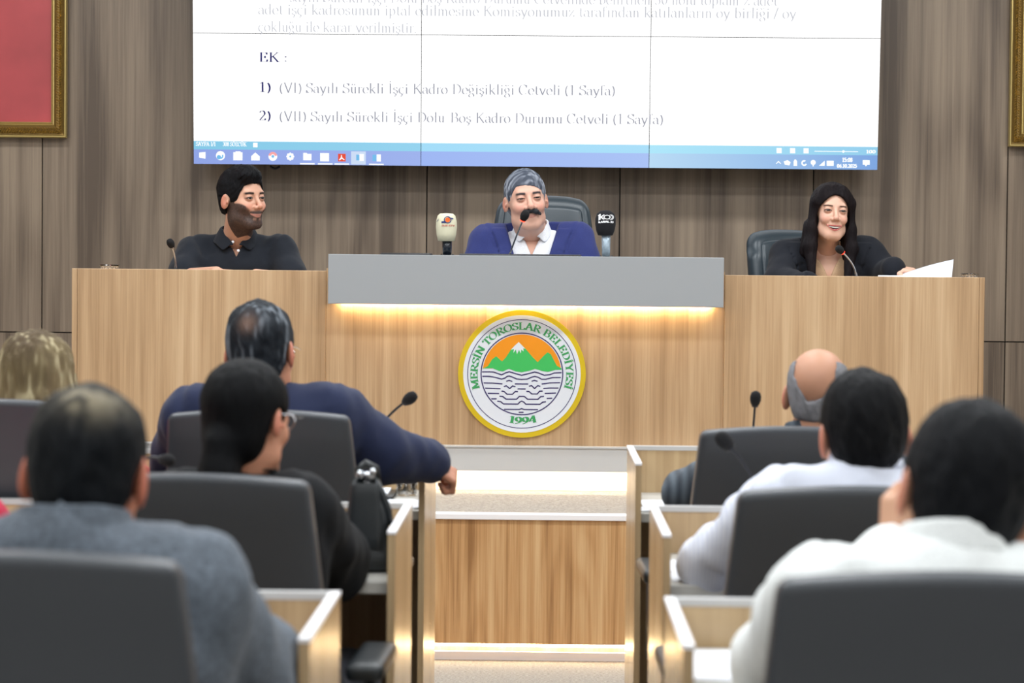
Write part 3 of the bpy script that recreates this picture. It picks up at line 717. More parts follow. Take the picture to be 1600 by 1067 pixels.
class Fld:
    def __init__(s, lo, hi, res):
        s.xs, s.ys, s.zs = (np.arange(lo[i], hi[i]+res, res) for i in range(3))
        s.X, s.Y, s.Z = np.float32(s.xs)[:,None,None], np.float32(s.ys)[None,:,None], np.float32(s.zs)[None,None,:]
        s.F = np.full((len(s.xs),len(s.ys),len(s.zs)), 1.0, np.float32)
    def box_of(s, lo, hi):
        return tuple(slice(max(0, int(np.searchsorted(a, l))-1), int(np.searchsorted(a, h))+1) for a, l, h in zip((s.xs,s.ys,s.zs), lo, hi))
    def cone(s, a, b, r1, r2, k=.02, sub=False, flat=1.0):
        a, b = np.array(a, float), np.array(b, float); m = max(r1, r2)+k+.02
        sl = s.box_of(np.minimum(a,b)-m, np.maximum(a,b)+m)
        X, Y, Z = s.X[sl[0]], s.Y[:,sl[1]], s.Z[:,:,sl[2]]
        d = b-a; l2 = max(1e-9, float(d@d))
        t = np.clip(((X-a[0])*d[0]+(Y-a[1])*d[1]+(Z-a[2])*d[2])/l2, 0, 1)
        D = np.sqrt((X-a[0]-t*d[0])**2+((Y-a[1]-t*d[1])*flat)**2+(Z-a[2]-t*d[2])**2)-(r1+(r2-r1)*t)
        s.F[sl] = smax(s.F[sl], -D, k) if sub else smin(s.F[sl], D, k); return s
    def ell(s, c, r, k=.02, sub=False, M=None):
        m = max(r)+k+.02; c = np.array(c, float)
        sl = s.box_of(c-m, c+m)
        X, Y, Z = s.X[sl[0]]-c[0], s.Y[:,sl[1]]-c[1], s.Z[:,:,sl[2]]-c[2]
        if M is not None:
            X, Y, Z = (M[0][0]*X+M[1][0]*Y+M[2][0]*Z, M[0][1]*X+M[1][1]*Y+M[2][1]*Z, M[0][2]*X+M[1][2]*Y+M[2][2]*Z)
        q = np.sqrt((X/r[0])**2+(Y/r[1])**2+(Z/r[2])**2)
        D = (q-1)*min(r)*(.6+.4*min(1,min(r)/max(r)))
        s.F[sl] = smax(s.F[sl], -D, k) if sub else smin(s.F[sl], D, k); return s
    def cut(s, D, k=.004): s.F = smax(s.F, D, k).astype(np.float32); return s
    def mesh(s): return surface_nets(s.F, s.xs, s.ys, s.zs)
def lerp(a, b, t): return np.array(a)*(1-t)+np.array(b)*t
def sstep(x, a, b):
    t = np.clip((x-a)/(b-a+1e-12), 0, 1); return t*t*(3-2*t)
def mixc(c, col, m): return c*(1-m[:,None]) + np.array(s2l(col)[:3])[None]*m[:,None]
def gauss(V, c, r):
    return np.exp(-(((V-np.array(c))/np.array(r))**2).sum(1))
MT['skin'] = vcol('skin', .5, .35, sss=.12)
MT['hair'] = vcol('hair', .6, .13, bump=.8, bscale=(520,520,50))
MT['eye'] = vcol('eye', .12, .6)
MT['teeth'] = plain('teeth', (236,230,222), .25)

def head_field(P, res):
    "head in its own frame: x right-left, y towards the face, z up; P = features"
    f = Fld((-.105,-.13,-.205), (.105,.145,.145), res)
    jw = P.get('jaw', 1.0); fem = P.get('fem', 0)
    f.ell((0,-.014,.036), (.0755,.094,.084), 0)
    f.ell((0,.020,-.028), (.0625*jw,.068,.088), .03)                      # face mass
    f.cone((-.031*jw,.020,-.072), (.031*jw,.020,-.072), .030, .030, .025)   # jaw angles
    f.cone((-.018*jw,.062,-.098), (.018*jw,.062,-.098), .0175, .0175, .022)      # chin
    f.cone((-.040*jw,.022,-.076), (-.014,.060,-.100), .018, .016, .02); f.cone((.040*jw,.022,-.076), (.014,.060,-.100), .018, .016, .02)
    for sx in (-1,1):
        f.ell((sx*.040*jw,.056,-.028), (.021,.022,.019), .02)             # cheek
        f.ell((sx*.034,.069,-.036), (.015,.013,.013), .014) if P.get('smile', 0) else None
    f.cone((-.034,.074,.021), (.034,.074,.021), .012-.003*fem, .012-.003*fem, .014)        # brow
    f.cone((0,.070,-.064), (0,.064,-.06), .020, .018, .02)          # muzzle
    for sx in (-1,1): f.ell((sx*.0315,.093,.003), (.019,.015,.0125), .012, sub=True)
    ns = P.get('nose', 1.0)
    f.cone((0,.083,.012), (0,.103*1.0+.004*ns,-.029), .0068, .0098*ns, .008)
    f.ell((0,.106+.002*ns,-.0325), (.0105*ns,.0105*ns,.0095*ns), .006)
    for sx in (-1,1):
        f.ell((sx*.0135*ns,.094,-.036), (.0088,.011,.0078), .006)
        f.ell((sx*.0075,.1015,-.0425), (.0035,.005,.004), .002, sub=True)
    sm = P.get('smile', 0)
    my = -.0645; w = .0245+.004*sm+.003*P.get('open',0)
    if P.get('open', 0):
        for ta, tb in ((-1,-.5),(-.5,0),(0,.5),(.5,1)):
            q_ = lambda t: (w*.86*t, .091-.011*t*t, my-.0062+.0085*t*t)
            f.cone(q_(ta), q_(tb), .0062-.003*abs(ta), .0062-.003*abs(tb), .002, sub=True)
    up, lo = (.0055, -.0125) if P.get('open', 0) else (.0024, -.0046)
    for sx in (-1,1):
        for ta, tb in ((0,.5),(.5,1)):
            for z0_, z1_, y0_, ra in ((my+up-.003*sm, my+.006*sm, .0885, .0036), (my+lo-.003*sm, my+.005*sm, .0868, .0040)):
                q_ = lambda t: (sx*w*t, y0_+(.0765-y0_)*t*t, z0_+(z1_-z0_)*t*t)
                f.cone(q_(ta), q_(tb), ra*(1-.5*ta), ra*(1-.5*tb), .002)
        if sm: f.cone((sx*.0190,.0915,-.038), (sx*.036,.079,-.060), .0008, .0008, .005, sub=True)
    for sx in (-1,1):                                                      # lids with a slit
        f.ell((sx*.0315,.0765,.003), (.0152,.0142,.0135), .005)
        h = P.get('eye', .0042)
        f.ell((sx*.0318,.092,.0022), (.0128,.012,h), .001, sub=True)
    for sx in (-1,1):                                                      # ears
        M = Matrix.Rotation(sx*R(24),3,'Z') @ Matrix.Rotation(R(-12),3,'X')
        es = P.get('ear', .92)
        f.ell((sx*.0805,-.012,-.006), (.0085,.0195*es,.033*es), .005, M=M)
        f.ell((sx*.0885,-.004,-.002), (.0060,.0115*es,.020*es), .002, sub=True, M=M); f.ell((sx*.083,.004,-.010), (.004,.005,.007), .003, M=M)
    nr = P.get('neck', .056)
    nb = P.get('neckbase', (0,-.052,-.20))
    f.cone((0,-.022,-.075), nb, nr*.98, nr*1.04, .025)
    f.cone((0,.022,-.108), (nb[0]*.7,nb[1]+.045,nb[2]*.98), .017, .02, .02)
    return f
def head_colors(V, P):
    skin = np.array(s2l(P.get('skin', (214,160,132)))[:3]); c = np.tile(skin, (len(V),1))
    x, y, z = V.T; ax = np.abs(x)
    c = mixc(c, P.get('flush', (206,128,106)), .55*np.clip(gauss(np.stack([ax,y,z],1), (.042,.075,-.034), (.02,.04,.017)) + .8*gauss(V,(0,.11,-.03),(.014,.02,.012)),0,1))
    c = mixc(c, (196,112,92), .6*sstep(ax, .078, .088)*(z > -.045)*(z < .035))
    sm, op = P.get('smile',0), P.get('open',0); mw = .0245+.004*sm+.003*op; t = ax/mw
    up, lo = (.0055,-.0125) if op else (.0024,-.0046)
    zu = -.0645+up-.003*sm+t*t*(-up+.009*sm); zl = -.0645+lo-.003*sm+t*t*(-lo+.008*sm)
    lp = np.maximum(np.exp(-((z-zu)/(.0030*(1.15-.6*t)))**4), np.exp(-((z-zl)/(.0033*(1.15-.6*t)))**4))*(t < 1.05)*(y > .07)
    c = mixc(c, P.get('lips', (178,100,92)), np.clip(lp*.9,0,1))
    if P.get('open', 0):
        c = mixc(c, (60,22,22), ((z < zu-.002)*(z > zl+.003)*(t < .95)*(y > .05)).astype(float))
    bc = P.get('browcol')
    if bc:
        bz = .0225-.0-.10*np.abs(ax-.034)+.0
        m = np.exp(-((z-bz)/P.get('browthick',.0042))**2)*sstep(ax,.012,.017)*(1-sstep(ax,.046,.052))*(y > .05)
        c = mixc(c, bc, np.clip(m*1.2,0,1))
        h = P.get('eye', .0042)
        q = np.sqrt(((ax-.0318)/.0135)**2+((z-.0022)/(h+.0008))**2)
        m = (1-sstep(q,1.02,1.42))*(y > .07)*np.where(z > .0012, 1, .7)
        c = mixc(c, (34,22,20), np.clip(m*.95,0,1))
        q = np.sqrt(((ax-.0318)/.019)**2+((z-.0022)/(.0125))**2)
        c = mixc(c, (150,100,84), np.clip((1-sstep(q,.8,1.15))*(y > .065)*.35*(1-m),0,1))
    if P.get('beard'):
        n = vnoise(x*300,y*300,z*300)*.06
        line = np.maximum(-.050+(ax-.028)*.95, -.047)
        m = sstep(line-z, -.003+n*.02, .006)*(y > -.03)*(z > -.126-.25*np.clip(.075-y,0,.1))*(ax < .0745)
        m = m*(1-sstep(y,.097,.101)*(z > -.05))
        m = np.maximum(m, sstep(ax,.056,.064)*(z < .012)*(y > .002)*(y < .03)*(ax < .0735))
        m = m*(1-np.clip(lp,0,1)); m = m*(1-.35*np.exp(-((z+.081)/.005)**2)*(ax > .006)*(ax < .020))
        m = m*(1-.8*np.exp(-((z-line+.0)/.008)**2)*(ax>.03)*(ax<.05)*.5)
        c = mixc(c, P['beard'], np.clip(m*(P.get('beardk',.85)+n),0,1))
    if P.get('scalp'):
        m = sstep(z + .25*np.clip(.05-y,0,1), .03, .05)
        c = mixc(c, P['scalp'], .3*m)
    return np.clip(c,0,1)
def hair_short(P, res):
    t = P.get('hair_t', .012); tt = P.get('top_t', .018)
    f = Fld((-.125,-.15,-.13), (.125,.14,.16), res)
    f.ell((0,-.014,.036), (.0755+t,.094+t,.084+tt), 0)
    f.ell((0,-.034,-.022), (.064+t*.7,.062+t*.8,.066), .02)
    q = P.get('quiff', 0)
    if q: f.ell((.006,.052,.096), (.050,.040,.022+q), .02); f.ell((.02,.072,.098), (.034,.024,.02), .015)
    x, y, z = f.X, f.Y, f.Z
    n1 = vnoise(x*34+3, y*34, z*14); n2 = vnoise(x*110, y*110, z*40+7)
    n3 = vnoise(x*190+z*60, y*30, z*60+3) if P.get('flow','y') == 'y' else vnoise(x*26+y*60, y*170+x*40, z*70+x*60)
    f.F = (f.F + P.get('lump',.003)*n1 + .0014*n2 + P.get('strand',.0012)*n3).astype(np.float32)
    hl = P.get('hairline', .062)
    # face opening
    zz = z+.02-P.get('part',0)*x*.25
    face = (np.abs(x/P.get('tem',.061))**3 + np.abs(zz/(hl+.018+P.get('wavy',.002)*vnoise(x*90,y*0,x*0)))**3)**(1/3.) - 1
    face = np.maximum(face*.06, .030-y + .16*np.maximum(0,-z))
    f.cut(-face, .006)
    f.cut(np.where(y > -.018+.25*z, -(z+.012-.0*y) , -9).astype(np.float32), .006)       # sideburn level
    nape = P.get('nape', -.078)
    f.cut((nape-z+.15*np.abs(x)).astype(np.float32)*np.ones_like(f.F), .01)
    ear = np.sqrt(((np.abs(x)-.085)/.022)**2+((y+.008)/.0235)**2+((z+.010)/.034)**2)-1
    f.cut((-ear*.02).astype(np.float32), .004)
    return f
def hair_colors(V, P):
    x, y, z = V.T
    n = (vnoise(x*90, y*90, z*18) if P.get('flow','y') == 'y' else vnoise(x*16+y*30, y*150+x*30, z*60+x*60))*.5+.5; n2 = vnoise(x*26+9, y*26, z*12)*.5+.5
    c = np.tile(np.array(s2l(P['haircol'])[:3]), (len(V),1))
    if P.get('hair2'):
        c = mixc(c, P['hair2'], np.clip((n*.7+n2*.5-.35)*P.get('h2k',1.0),0,1))
    if P.get('hairfn'): c = P['hairfn'](c, V, n, n2)
    return np.clip(c,0,1)
def hand_prims(f, W, D, U, side, s=1.0, curl=.5, k=.006, spread=.18, thumb=.8):
    """hand from wrist W: D direction of fingers, U back-of-hand normal, side=+1 thumb on the (DxU) side"""
    W, D, U = np.array(W,float), np.array(D,float), np.array(U,float); D /= np.linalg.norm(D); U -= D*(U@D); U /= np.linalg.norm(U)
    S = np.cross(D, U)*side
    for q in (-.028,-.010,.010,.026): f.cone(W+S*q*.6*s, W+D*.082*s+S*q*s, .0135*s, .0105*s, .012)
    lens = {-.032:(.030,.019,.016), -.011:(.038,.024,.018), .010:(.042,.027,.019), .030:(.037,.023,.018)}
    for q, (a, b, c) in lens.items():
        p = W+D*.086*s+S*q*.92*s; d = D+S*q*spread*8; d /= np.linalg.norm(d)
        r = .0088*s; an = curl
        for L_, rr in ((a,.0088),(b,.0080),(c,.0072)):
            dd = d*math.cos(an)-U*math.sin(an); e = p+dd*L_*s
            f.cone(p, e, r, rr*s*.95, .004); p, r = e, rr*s*.95; an += curl*1.1
    p = W+D*.022*s+S*.024*s-U*.006*s
    d1 = D*.65+S*thumb-U*.25; d1 /= np.linalg.norm(d1)
    e = p+d1*.045*s; f.cone(p, e, .0135*s, .0105*s, .01)
    d2 = D*.95+S*thumb*.35-U*.3; d2 /= np.linalg.norm(d2)
    e2 = e+d2*.030*s; f.cone(e, e2, .0098*s, .0088*s, .004); f.cone(e2, e2+(d2*.8+D*.3-U*.2)*.022*s, .0088*s, .0072*s, .004)

def person(label, group, base, face, head, hscale, hyaw, hpitch, hroll, P, J, top, res=.009, hres=.0021, legs=True):
    """base: floor point under the pelvis; face: heading of the torso in degrees (0 looks to +Y, 180 looks at the camera)
    head: world centre; hyaw/hpitch/hroll relative to the world heading; J: joints in world space; top: clothing settings"""
    rz = R(face)
    root = thing('person', base, label, 'person', group, rz)
    Rz = Matrix.Rotation(-rz, 3, 'Z'); B = Vector(base)
    loc = lambda p: np.array(Rz @ (Vector(p)-B))
    H = loc(head); J = {k: loc(v) for k, v in J.items()}
    RH = Matrix.Rotation(R(hyaw)-rz, 3, 'Z') @ Matrix.Rotation(R(hpitch), 3, 'X') @ Matrix.Rotation(R(hroll), 3, 'Y')
    RHn = np.array(RH)
    toW = lambda V: V*hscale @ RHn.T + H
    # neck base between the shoulders, expressed in the head frame
    N = lerp(J['sl'], J['sr'], .5) + np.array([0,.0,top.get('nz',.038)]); nb = (RHn.T @ (N-H))/hscale
    P = dict(P); P.setdefault('neckbase', tuple(nb))
    hf = head_field(P, hres); 
    V, Fq = hf.mesh(); C = head_colors(V, P); V = toW(V)
    # trunk, arms and legs under the clothes
    pel = loc((base[0], base[1], J0Z + base[2])) if False else np.array([0,0,top.get('seat',.50)+.07])
    lo = np.minimum.reduce(list(J.values())+[pel-.2])-.12; hi = np.maximum.reduce(list(J.values())+[pel+.2])+.12
    lo[2] = pel[2]-.16; kn = .46
    def trunk(f, o, flare=0, belly=0, ease=0):
        sl, sr = J['sl'], J['sr']; mid = lerp(sl, sr, .5); b = top.get('bulk', 1.0)
        back = mid+np.array([0,-.01,0])
        for s in (sl, sr):
            f.cone(N+np.array([0,-.012,.0]), lerp(N,s,.9)+np.array([0,-.005,-.012]), .043+o, .050+o, .03)         # trapezius
            f.cone(lerp(back,s,.60)+np.array([0,.0,-.085]), lerp(pel,np.array([s[0]*.6+pel[0]*.4,pel[1],pel[2]]),.55)+np.array([0,.01,.12]), .098*b+o, .105*b+o+belly*.3, .05)
        f.cone(mid+np.array([0,.005,-.08]), pel+np.array([0,.02,.12]), .108*b+o, .118*b+o+belly, .05)
        f.cone(pel+np.array([-.085,0,.02]), pel+np.array([.085,0,.02]), .118*b+o+flare, .118*b+o+flare, .05)
    def arms(f, o, ea=.0, short=False):
        for s, e, w in (('sl','el','wl'),('sr','er','wr')):
            if short:
                q = lerp(J[s], J[e], .86); f.cone(J[s], q, .060+o, .053+o+.006, .03); continue
            f.cone(J[s], J[e], .056+o, .043+o+ea, .03); f.cone(J[e], lerp(J[e],J[w],.97), .043+o+ea, .029+o+ea*.6, .012)
    f = Fld(lo, hi, res*1.3); trunk(f, -.016)
    if legs:
        pass
    arms(f, -.008)
    bv, bf = f.mesh(); bc = np.tile(np.array(s2l(P.get('skin',(214,160,132)))[:3]), (len(bv),1))
    k = len(V); V = np.concatenate([V, bv]); Fq = np.concatenate([Fq, bf+k]); C = np.concatenate([C, bc])
    hands = list(P.get('hands', ()))
    for wk, sd in (('wl',1),('wr',-1)):
        if wk not in [h_['w'] for h_ in hands]: hands.append(dict(w=wk, side=sd, auto=1, curl=.3))
    for hd in hands:
        Wp = J[hd['w']]
        if hd.get('auto'):
            D_ = Wp-J['e'+hd['w'][1]]; D_[2] *= .3; U_ = np.array([0,0,1.0])
        else: D_, U_ = loc(Vector(base)+Vector(hd['D'])), loc(Vector(base)+Vector(hd['U']))
        g_ = Fld(Wp-.20, Wp+.20, .0065 if hd.get('auto') else .0038)
        el = J['e'+hd['w'][1]]
        g_.cone(lerp(el,Wp,.3), Wp, .035, .026, 0); hand_prims(g_, Wp, D_, U_, hd['side'], hd.get('s',1), hd.get('curl',.5), spread=hd.get('spread',.18), thumb=hd.get('thumb',.8))
        v2, f2 = g_.mesh(); c2 = np.tile(np.array(s2l(P.get('skin',(214,160,132)))[:3]), (len(v2),1))
        k = len(V); V = np.concatenate([V, v2]); Fq = np.concatenate([Fq, f2+k]); C = np.concatenate([C, c2])
    if legs:
        g_ = Fld(np.array([-.36,-.16,.0]), np.array([.36,.72,pel[2]+.12]), .014)
        ky, fz = .44, pel[2]-.05
        for sx in (-1,1):
            g_.cone((sx*.09,.0,pel[2]), (sx*.13,ky,pel[2]-.01), .075, .052, .02); g_.cone((sx*.13,ky,pel[2]-.01), (sx*.14,ky-.02,.10), .05, .036, .02)
        v2, f2 = g_.mesh(); c2 = np.tile(np.array(s2l(P.get('skin',(214,160,132)))[:3]), (len(v2),1))
        k = len(V); V = np.concatenate([V, v2]); Fq = np.concatenate([Fq, f2+k]); C = np.concatenate([C, c2])
        g_ = Fld(np.array([-.36,-.22,.03]), np.array([.36,.72,pel[2]+.16]), .014)
        g_.cone((-.09,0,pel[2]), (.09,0,pel[2]), .128, .128, .03)
        for sx in (-1,1):
            g_.cone((sx*.09,.0,pel[2]), (sx*.13,ky,pel[2]-.01), .092, .07, .02); g_.cone((sx*.13,ky,pel[2]-.01), (sx*.14,ky-.02,.09), .068, .060, .02)
        v2, f2 = g_.mesh(); mesh_obj('trousers', v2, f2, top.get('trousers', MT['trousers']), root, True)
        mb = MB()
        for sx in (-1,1): mb.rbox(.048,.135,.045,.035, (sx*.14,ky+.06,.05), deform=lambda p: (p[0], p[1], p[2]*(1-.35*max(0,p[1])/.135)))
        mesh_obj('shoes', mb.v, mb.f, MT['black'], root, True)
    body = mesh_obj('body', V, Fq, MT['skin'], root, True, C)
    # eyes
    if P.get('eyes', 1):
        for sx in (-1,1):
            mb = MB(); mb.ell((0,0,0), (.0125,.0125,.0125), 20, 14)
            ev = np.array([tuple(v) for v in mb.v]); gz = P.get('gaze', 0)
            d = ev/ .0125; g0 = np.array([math.sin(gz), math.cos(gz), -.05]); ca = d @ (g0/np.linalg.norm(g0))
            ec = np.tile(np.array(s2l((206,198,192))[:3]), (len(ev),1))
            ec = mixc(ec, P.get('iris',(44,28,20)), sstep(ca,.70,.78)); ec = mixc(ec, (8,6,6), sstep(ca,.955,.97))
            mesh_obj('eye', toW(ev+np.array([sx*.0315,.0770,.003])), mb.f, MT['eye'], root, True, ec)
    if P.get('open', 0):
        mb = MB(); pts = [(.0225*t, .0868-.009*t*t, -.0675+.0062*t*t) for t in np.linspace(-1,1,11)]
        for a, b in zip(pts, pts[1:]): mb.rbox(abs(b[0]-a[0])/2*.99, .003, .0040, .0010, ((a[0]+b[0])/2, (a[1]+b[1])/2, (a[2]+b[2])/2), n=2, seg=1)
        mesh_obj('teeth', toW(np.array([tuple(v) for v in mb.v])), mb.f, MT['teeth'], root, True)
    # hair
    if P.get('hair', 'short') == 'short':
        hf = hair_short(P, hres)
        if P.get('haircut'): P['haircut'](hf)
        V, Fq = hf.mesh(); C = hair_colors(V, P); mesh_obj('hair', toW(V), Fq, MT['hair'], root, True, C)
    elif callable(P.get('hair')):
        hf = P['hair'](hres); V, Fq = hf.mesh(); C = hair_colors(V, P); mesh_obj('hair', toW(V), Fq, MT['hair'], root, True, C)
    if P.get('moustache'):
        f = Fld((-.055,.055,-.085), (.055,.13,-.025), .0016)
        for sx in (-1,1):
            f.cone((sx*.004,.100,-.0475), (sx*.020,.095,-.0520), .0088, .0098, .005); f.cone((sx*.020,.095,-.0520), (sx*.038,.080,-.0625), .0098, .0050, .005)
        f.F = (f.F+.0012*vnoise(f.X*420,f.Y*200,f.Z*90)).astype(np.float32)
        V, Fq = f.mesh(); Q = dict(P); Q['haircol'] = P['moustache']; Q['hair2'] = P.get('moustache2'); Q['hairfn'] = None; mesh_obj('moustache', toW(V), Fq, MT['hair'], root, True, hair_colors(V, Q))
    # clothes
    def seams(f):
        for s_, e_ in ((J['sl'],J['el']),(J['sr'],J['er'])):
            out = np.array([s_[0]-m0_[0], (s_[1]-m0_[1]), 0]); out = out/np.linalg.norm(out); d = lerp(out, (e_-s_)/np.linalg.norm(e_-s_), .35)
            c0 = s_-out*.012
            t = (f.X-c0[0])*d[0]+(f.Y-c0[1])*d[1]+(f.Z-c0[2])*d[2]
            r = np.sqrt((f.X-c0[0])**2+(f.Y-c0[1])**2+(f.Z-c0[2])**2)
            f.F = (f.F+.0055*np.exp(-(t/.007)**2)*(1-sstep(r,.10,.13))).astype(np.float32)
    m0_ = lerp(J['sl'],J['sr'],.5)
    def folds(f, amp, sc=14):
        if top.get('seam', 1): seams(f)
        x, y, z = f.X, f.Y, f.Z
        n = vnoise(x*sc+vnoise(x*6,y*6,z*6)*1.5, y*sc, z*sc*.7+x*4) + .5*vnoise(x*sc*2.1+5, y*sc*2, z*sc*1.4)
        f.F = (f.F+amp*n).astype(np.float32)
    m0 = lerp(J['sl'],J['sr'],.5)
    def neckhole(f, r=.066, vz=None, vw=.5, k=.006, zup=.03):
        "opening around the neck plus a V at the front down to depth vz with slope vw"
        x, y, z = f.X-N[0], f.Y-N[1], f.Z-N[2]
        d = np.sqrt(x**2+((y-.012)*.95)**2)-r
        d = np.maximum(d, -(z+.045-.55*(-y)))          # only above a slanted plane, higher at the back
        f.cut(-d, k)
        if vz:
            d2 = np.maximum(np.abs(x)-(z+vz)*vw, -(y-.02)); d2 = np.maximum(d2, -(z+vz))
            f.cut(-d2, k)
    kind = top['kind']; o = top.get('o', .014)
    if kind in ('shirt', 'polo', 'blouse'):
        f = Fld(lo-.03, hi+.03, res); trunk(f, o-.012, belly=top.get('belly',0)); arms(f, o-.006, top.get('ease',.008), short=(kind=='polo'))
        folds(f, top.get('fold', .004)); neckhole(f, top.get('neck', .062), top.get('v', 0), top.get('vw', .45))
        if top.get('cutfn'): top['cutfn'](f, J, N)
        V, Fq = f.mesh(); mesh_obj(kind if kind != 'polo' else 'polo_shirt', V, Fq, top['mat'], root, True)
    if kind in ('suit',):
        if top.get('shirtmat') is not None:
            f = Fld(lo-.03, hi+.03, res); trunk(f, -.004, belly=top.get('belly',0)); neckhole(f, .058, top.get('shirtv',0), .42)
            f.cut(f.Z*np.ones_like(f.F)*-1+(m0[2]-.42), .01)
            V, Fq = f.mesh(); mesh_obj('shirt', V, Fq, top['shirtmat'], root, True)
        f = Fld(lo-.04, hi+.04, res); trunk(f, o, flare=.01, belly=top.get('belly',0)); arms(f, o+.004, top.get('ease',.010))
        for s_ in (J['sl'], J['sr']):
            out = (s_-m0_); out = out/np.linalg.norm(out)
            f.cone(lerp(N,s_,.62)+np.array([0,0,-.004]), s_+out*.012+np.array([0,0,.010]), .044+o, .043+o, .045)
        folds(f, top.get('fold', .005))
        x, y, z = f.X-N[0], f.Y-N[1], f.Z-N[2]
        vz, vw = top.get('v', .30), top.get('vw', .28)
        edge = np.abs(x)-(z+vz)*vw
        strip = np.maximum(np.maximum(-edge, edge-(.030+.035*sstep(z,-vz,-.10))), -(y-.01)); strip = np.maximum(strip, np.maximum(z-(.02), -(z+vz)))
        f.F = smin(f.F, np.maximum(f.F-.006, strip).astype(np.float32), .002).astype(np.float32)
        wl = .030+.035*sstep(z,-vz,-.10); fr = (y > .01)*(z < .0)*(z > -vz)
        g_ = np.exp(-((edge-wl)/.006)**2)*fr + np.exp(-((z+.085+.35*(edge-wl))/.006)**2)*(edge > wl-.034)*(edge < wl+.002)*fr
        f.F = (f.F+.0038*g_).astype(np.float32)
        neckhole(f, top.get('neck', .064), vz, vw)
        V, Fq = f.mesh(); mesh_obj('jacket', V, Fq, top['mat'], root, True)
        bk = m0 + np.array([0,0,0])
    col = top.get('collar')
    if col:
        # folded collar: a leaning band around the neck with two points in front
        r0_, h, zc, back = col.get('r',.062), col.get('h',.034), col.get('z',-.012)+.036, col.get('lift',.014)
        f = Fld(N-np.array([.14,.14,.10]), N+np.array([.14,.15,.10]), .004 if res < .01 else .005)
        x, y, z = f.X-N[0], f.Y-N[1]-.006, f.Z-N[2]
        rr = np.sqrt(x**2+y**2); zz = z-zc-back*np.clip(-y/.06,-1.2,1); 
        sl = col.get('slope', .55)
        d = np.abs(rr-(r0_+ (h-zz)*sl*.5))-.0048
        d = np.maximum(d, np.maximum(-zz-h*.3-col.get('point',.02)*np.exp(-((np.abs(x)-.055)/.02)**2)*(y>0), zz-h))
        gap = col.get('gap', .018)
        d = np.maximum(d, np.where(y > 0, (gap+(zz+h*.3)*col.get('open',.5))-np.abs(x), -9))
        f.F = (d).astype(np.float32)
        V, Fq = f.mesh(); mesh_obj('collar', V, Fq, col['mat'], root, True)
    if P.get('glasses'):
        for sx in (-1,1):
            mb = MB().tube([(sx*.083,-.018,.012),(sx*.084,.02,.014),(sx*.074,.090,.010)], .0013, 6)
            mesh_obj('glasses_temple', toW(np.array([tuple(v) for v in mb.v])), mb.f, MT['chrome'], root, True)
            mb = MB().tube([(sx*(.035+.022*math.cos(t)), .101-.012*abs(math.cos(t))*(math.cos(t)>0), .002+.016*math.sin(t)) for t in np.linspace(0,2*math.pi,20)], .0013, 6, caps=False)
            mesh_obj('glasses_rim', toW(np.array([tuple(v) for v in mb.v])), mb.f, MT['chrome'], root, True)
    return root, loc, toW, N, J, RHn
# ------------------------------------------------------------------ chairs
def chair_base(root, mat='dark'):
    b = world_base(root)
    def P(x, y, z): return (b.x+x, b.y+y, b.z+z)
    part('column', MB().tube([P(0,0,.07),P(0,0,.40)], [.03,.024], 14), mat, root, True)
    for k in range(5):
        t = 2*math.pi*k/5+.3; mb = MB().tube([P(0,0,.085),P(.16*math.cos(t),.16*math.sin(t),.075),P(.30*math.cos(t),.30*math.sin(t),.062)], [.024,.018,.013], 8)
        lg = part('leg', mb, mat, root, True)
        part('caster', MB().lathe([(.001,-.012),(.026,-.010),(.028,0),(.026,.010),(.001,.012)], 14, P(.30*math.cos(t),.30*math.sin(t),.028), Matrix.Rotation(R(90),3,'X')), 'black', lg, True)
def delegate_chair(cx, cy, rz, label, group='grey leather delegate chairs', hz=1.07):
    root = thing('office_chair', (cx,cy,0), label, 'chair', group)
    c0 = (hz+.47)/2; hh = (hz-.47)/2
    def df(p):
        x, y, z = p; t = z/hh
        s = 1-.105*t; zz = z+(.014*(1-(x/.24)**2) if t > .6 else 0)
        return (x*s, y-.045*t-.03*(t*t)+ .02*(x/.24)**2, zz)
    part('backrest', MB().rbox(.242,.032,hh,.018, (cx,cy-.19,c0), df, n=10, seg=4), 'leather', root, True)
    part('seat', MB().rbox(.25,.245,.045,.035, (cx,cy+.07,.455), lambda p: (p[0],p[1],p[2]+.012*(p[0]/.25)**2), n=6), 'leather', root, True)
    part('back_bracket', MB().tube([(cx,cy-.02,.40),(cx,cy-.17,.41),(cx,cy-.205,.50),(cx,cy-.20,.62)], .022, 8), 'dark', root, True)
    for s in (-1,1):
        ar = part('armrest', MB().rbox(.036,.14,.017,.014, (cx+s*.300,cy+.04,.688), n=4), 'bagleather', root, True)
        part('arm_post', MB().tube([(cx+s*.25,cy+.05,.44),(cx+s*.300,cy+.05,.47),(cx+s*.300,cy+.05,.675)], .017, 8), 'dark', ar, True)
    chair_base(root)
    if rz:
        root.rotation_euler = (0,0,R(rz))
    return root
def px_x(px, y): return at(px, 700, y).x
C3, C2, C1 = 2.98, 4.33, 5.72
delegate_chair(px_x(28,2.85), C3, 1, 'grey leather office chair at the bottom left corner, behind the grey-suited man', hz=1.08)
delegate_chair(px_x(1483,2.85), C3, -1, 'grey leather office chair at the bottom right corner, behind the white-shirted man', hz=1.068)
delegate_chair(px_x(317,4.2), C2, -2, 'grey leather office chair behind the black-haired woman, beside the black handbag', hz=1.055)
delegate_chair(px_x(1328,4.2), C2, 1, 'grey leather office chair behind the man in the pale striped shirt', hz=1.045)
delegate_chair(px_x(420,5.6), C1, -2, 'grey leather office chair behind the navy-suited man', hz=1.085)
delegate_chair(px_x(1222,5.6), C1, 2, 'grey leather office chair behind the bald man', hz=1.058)
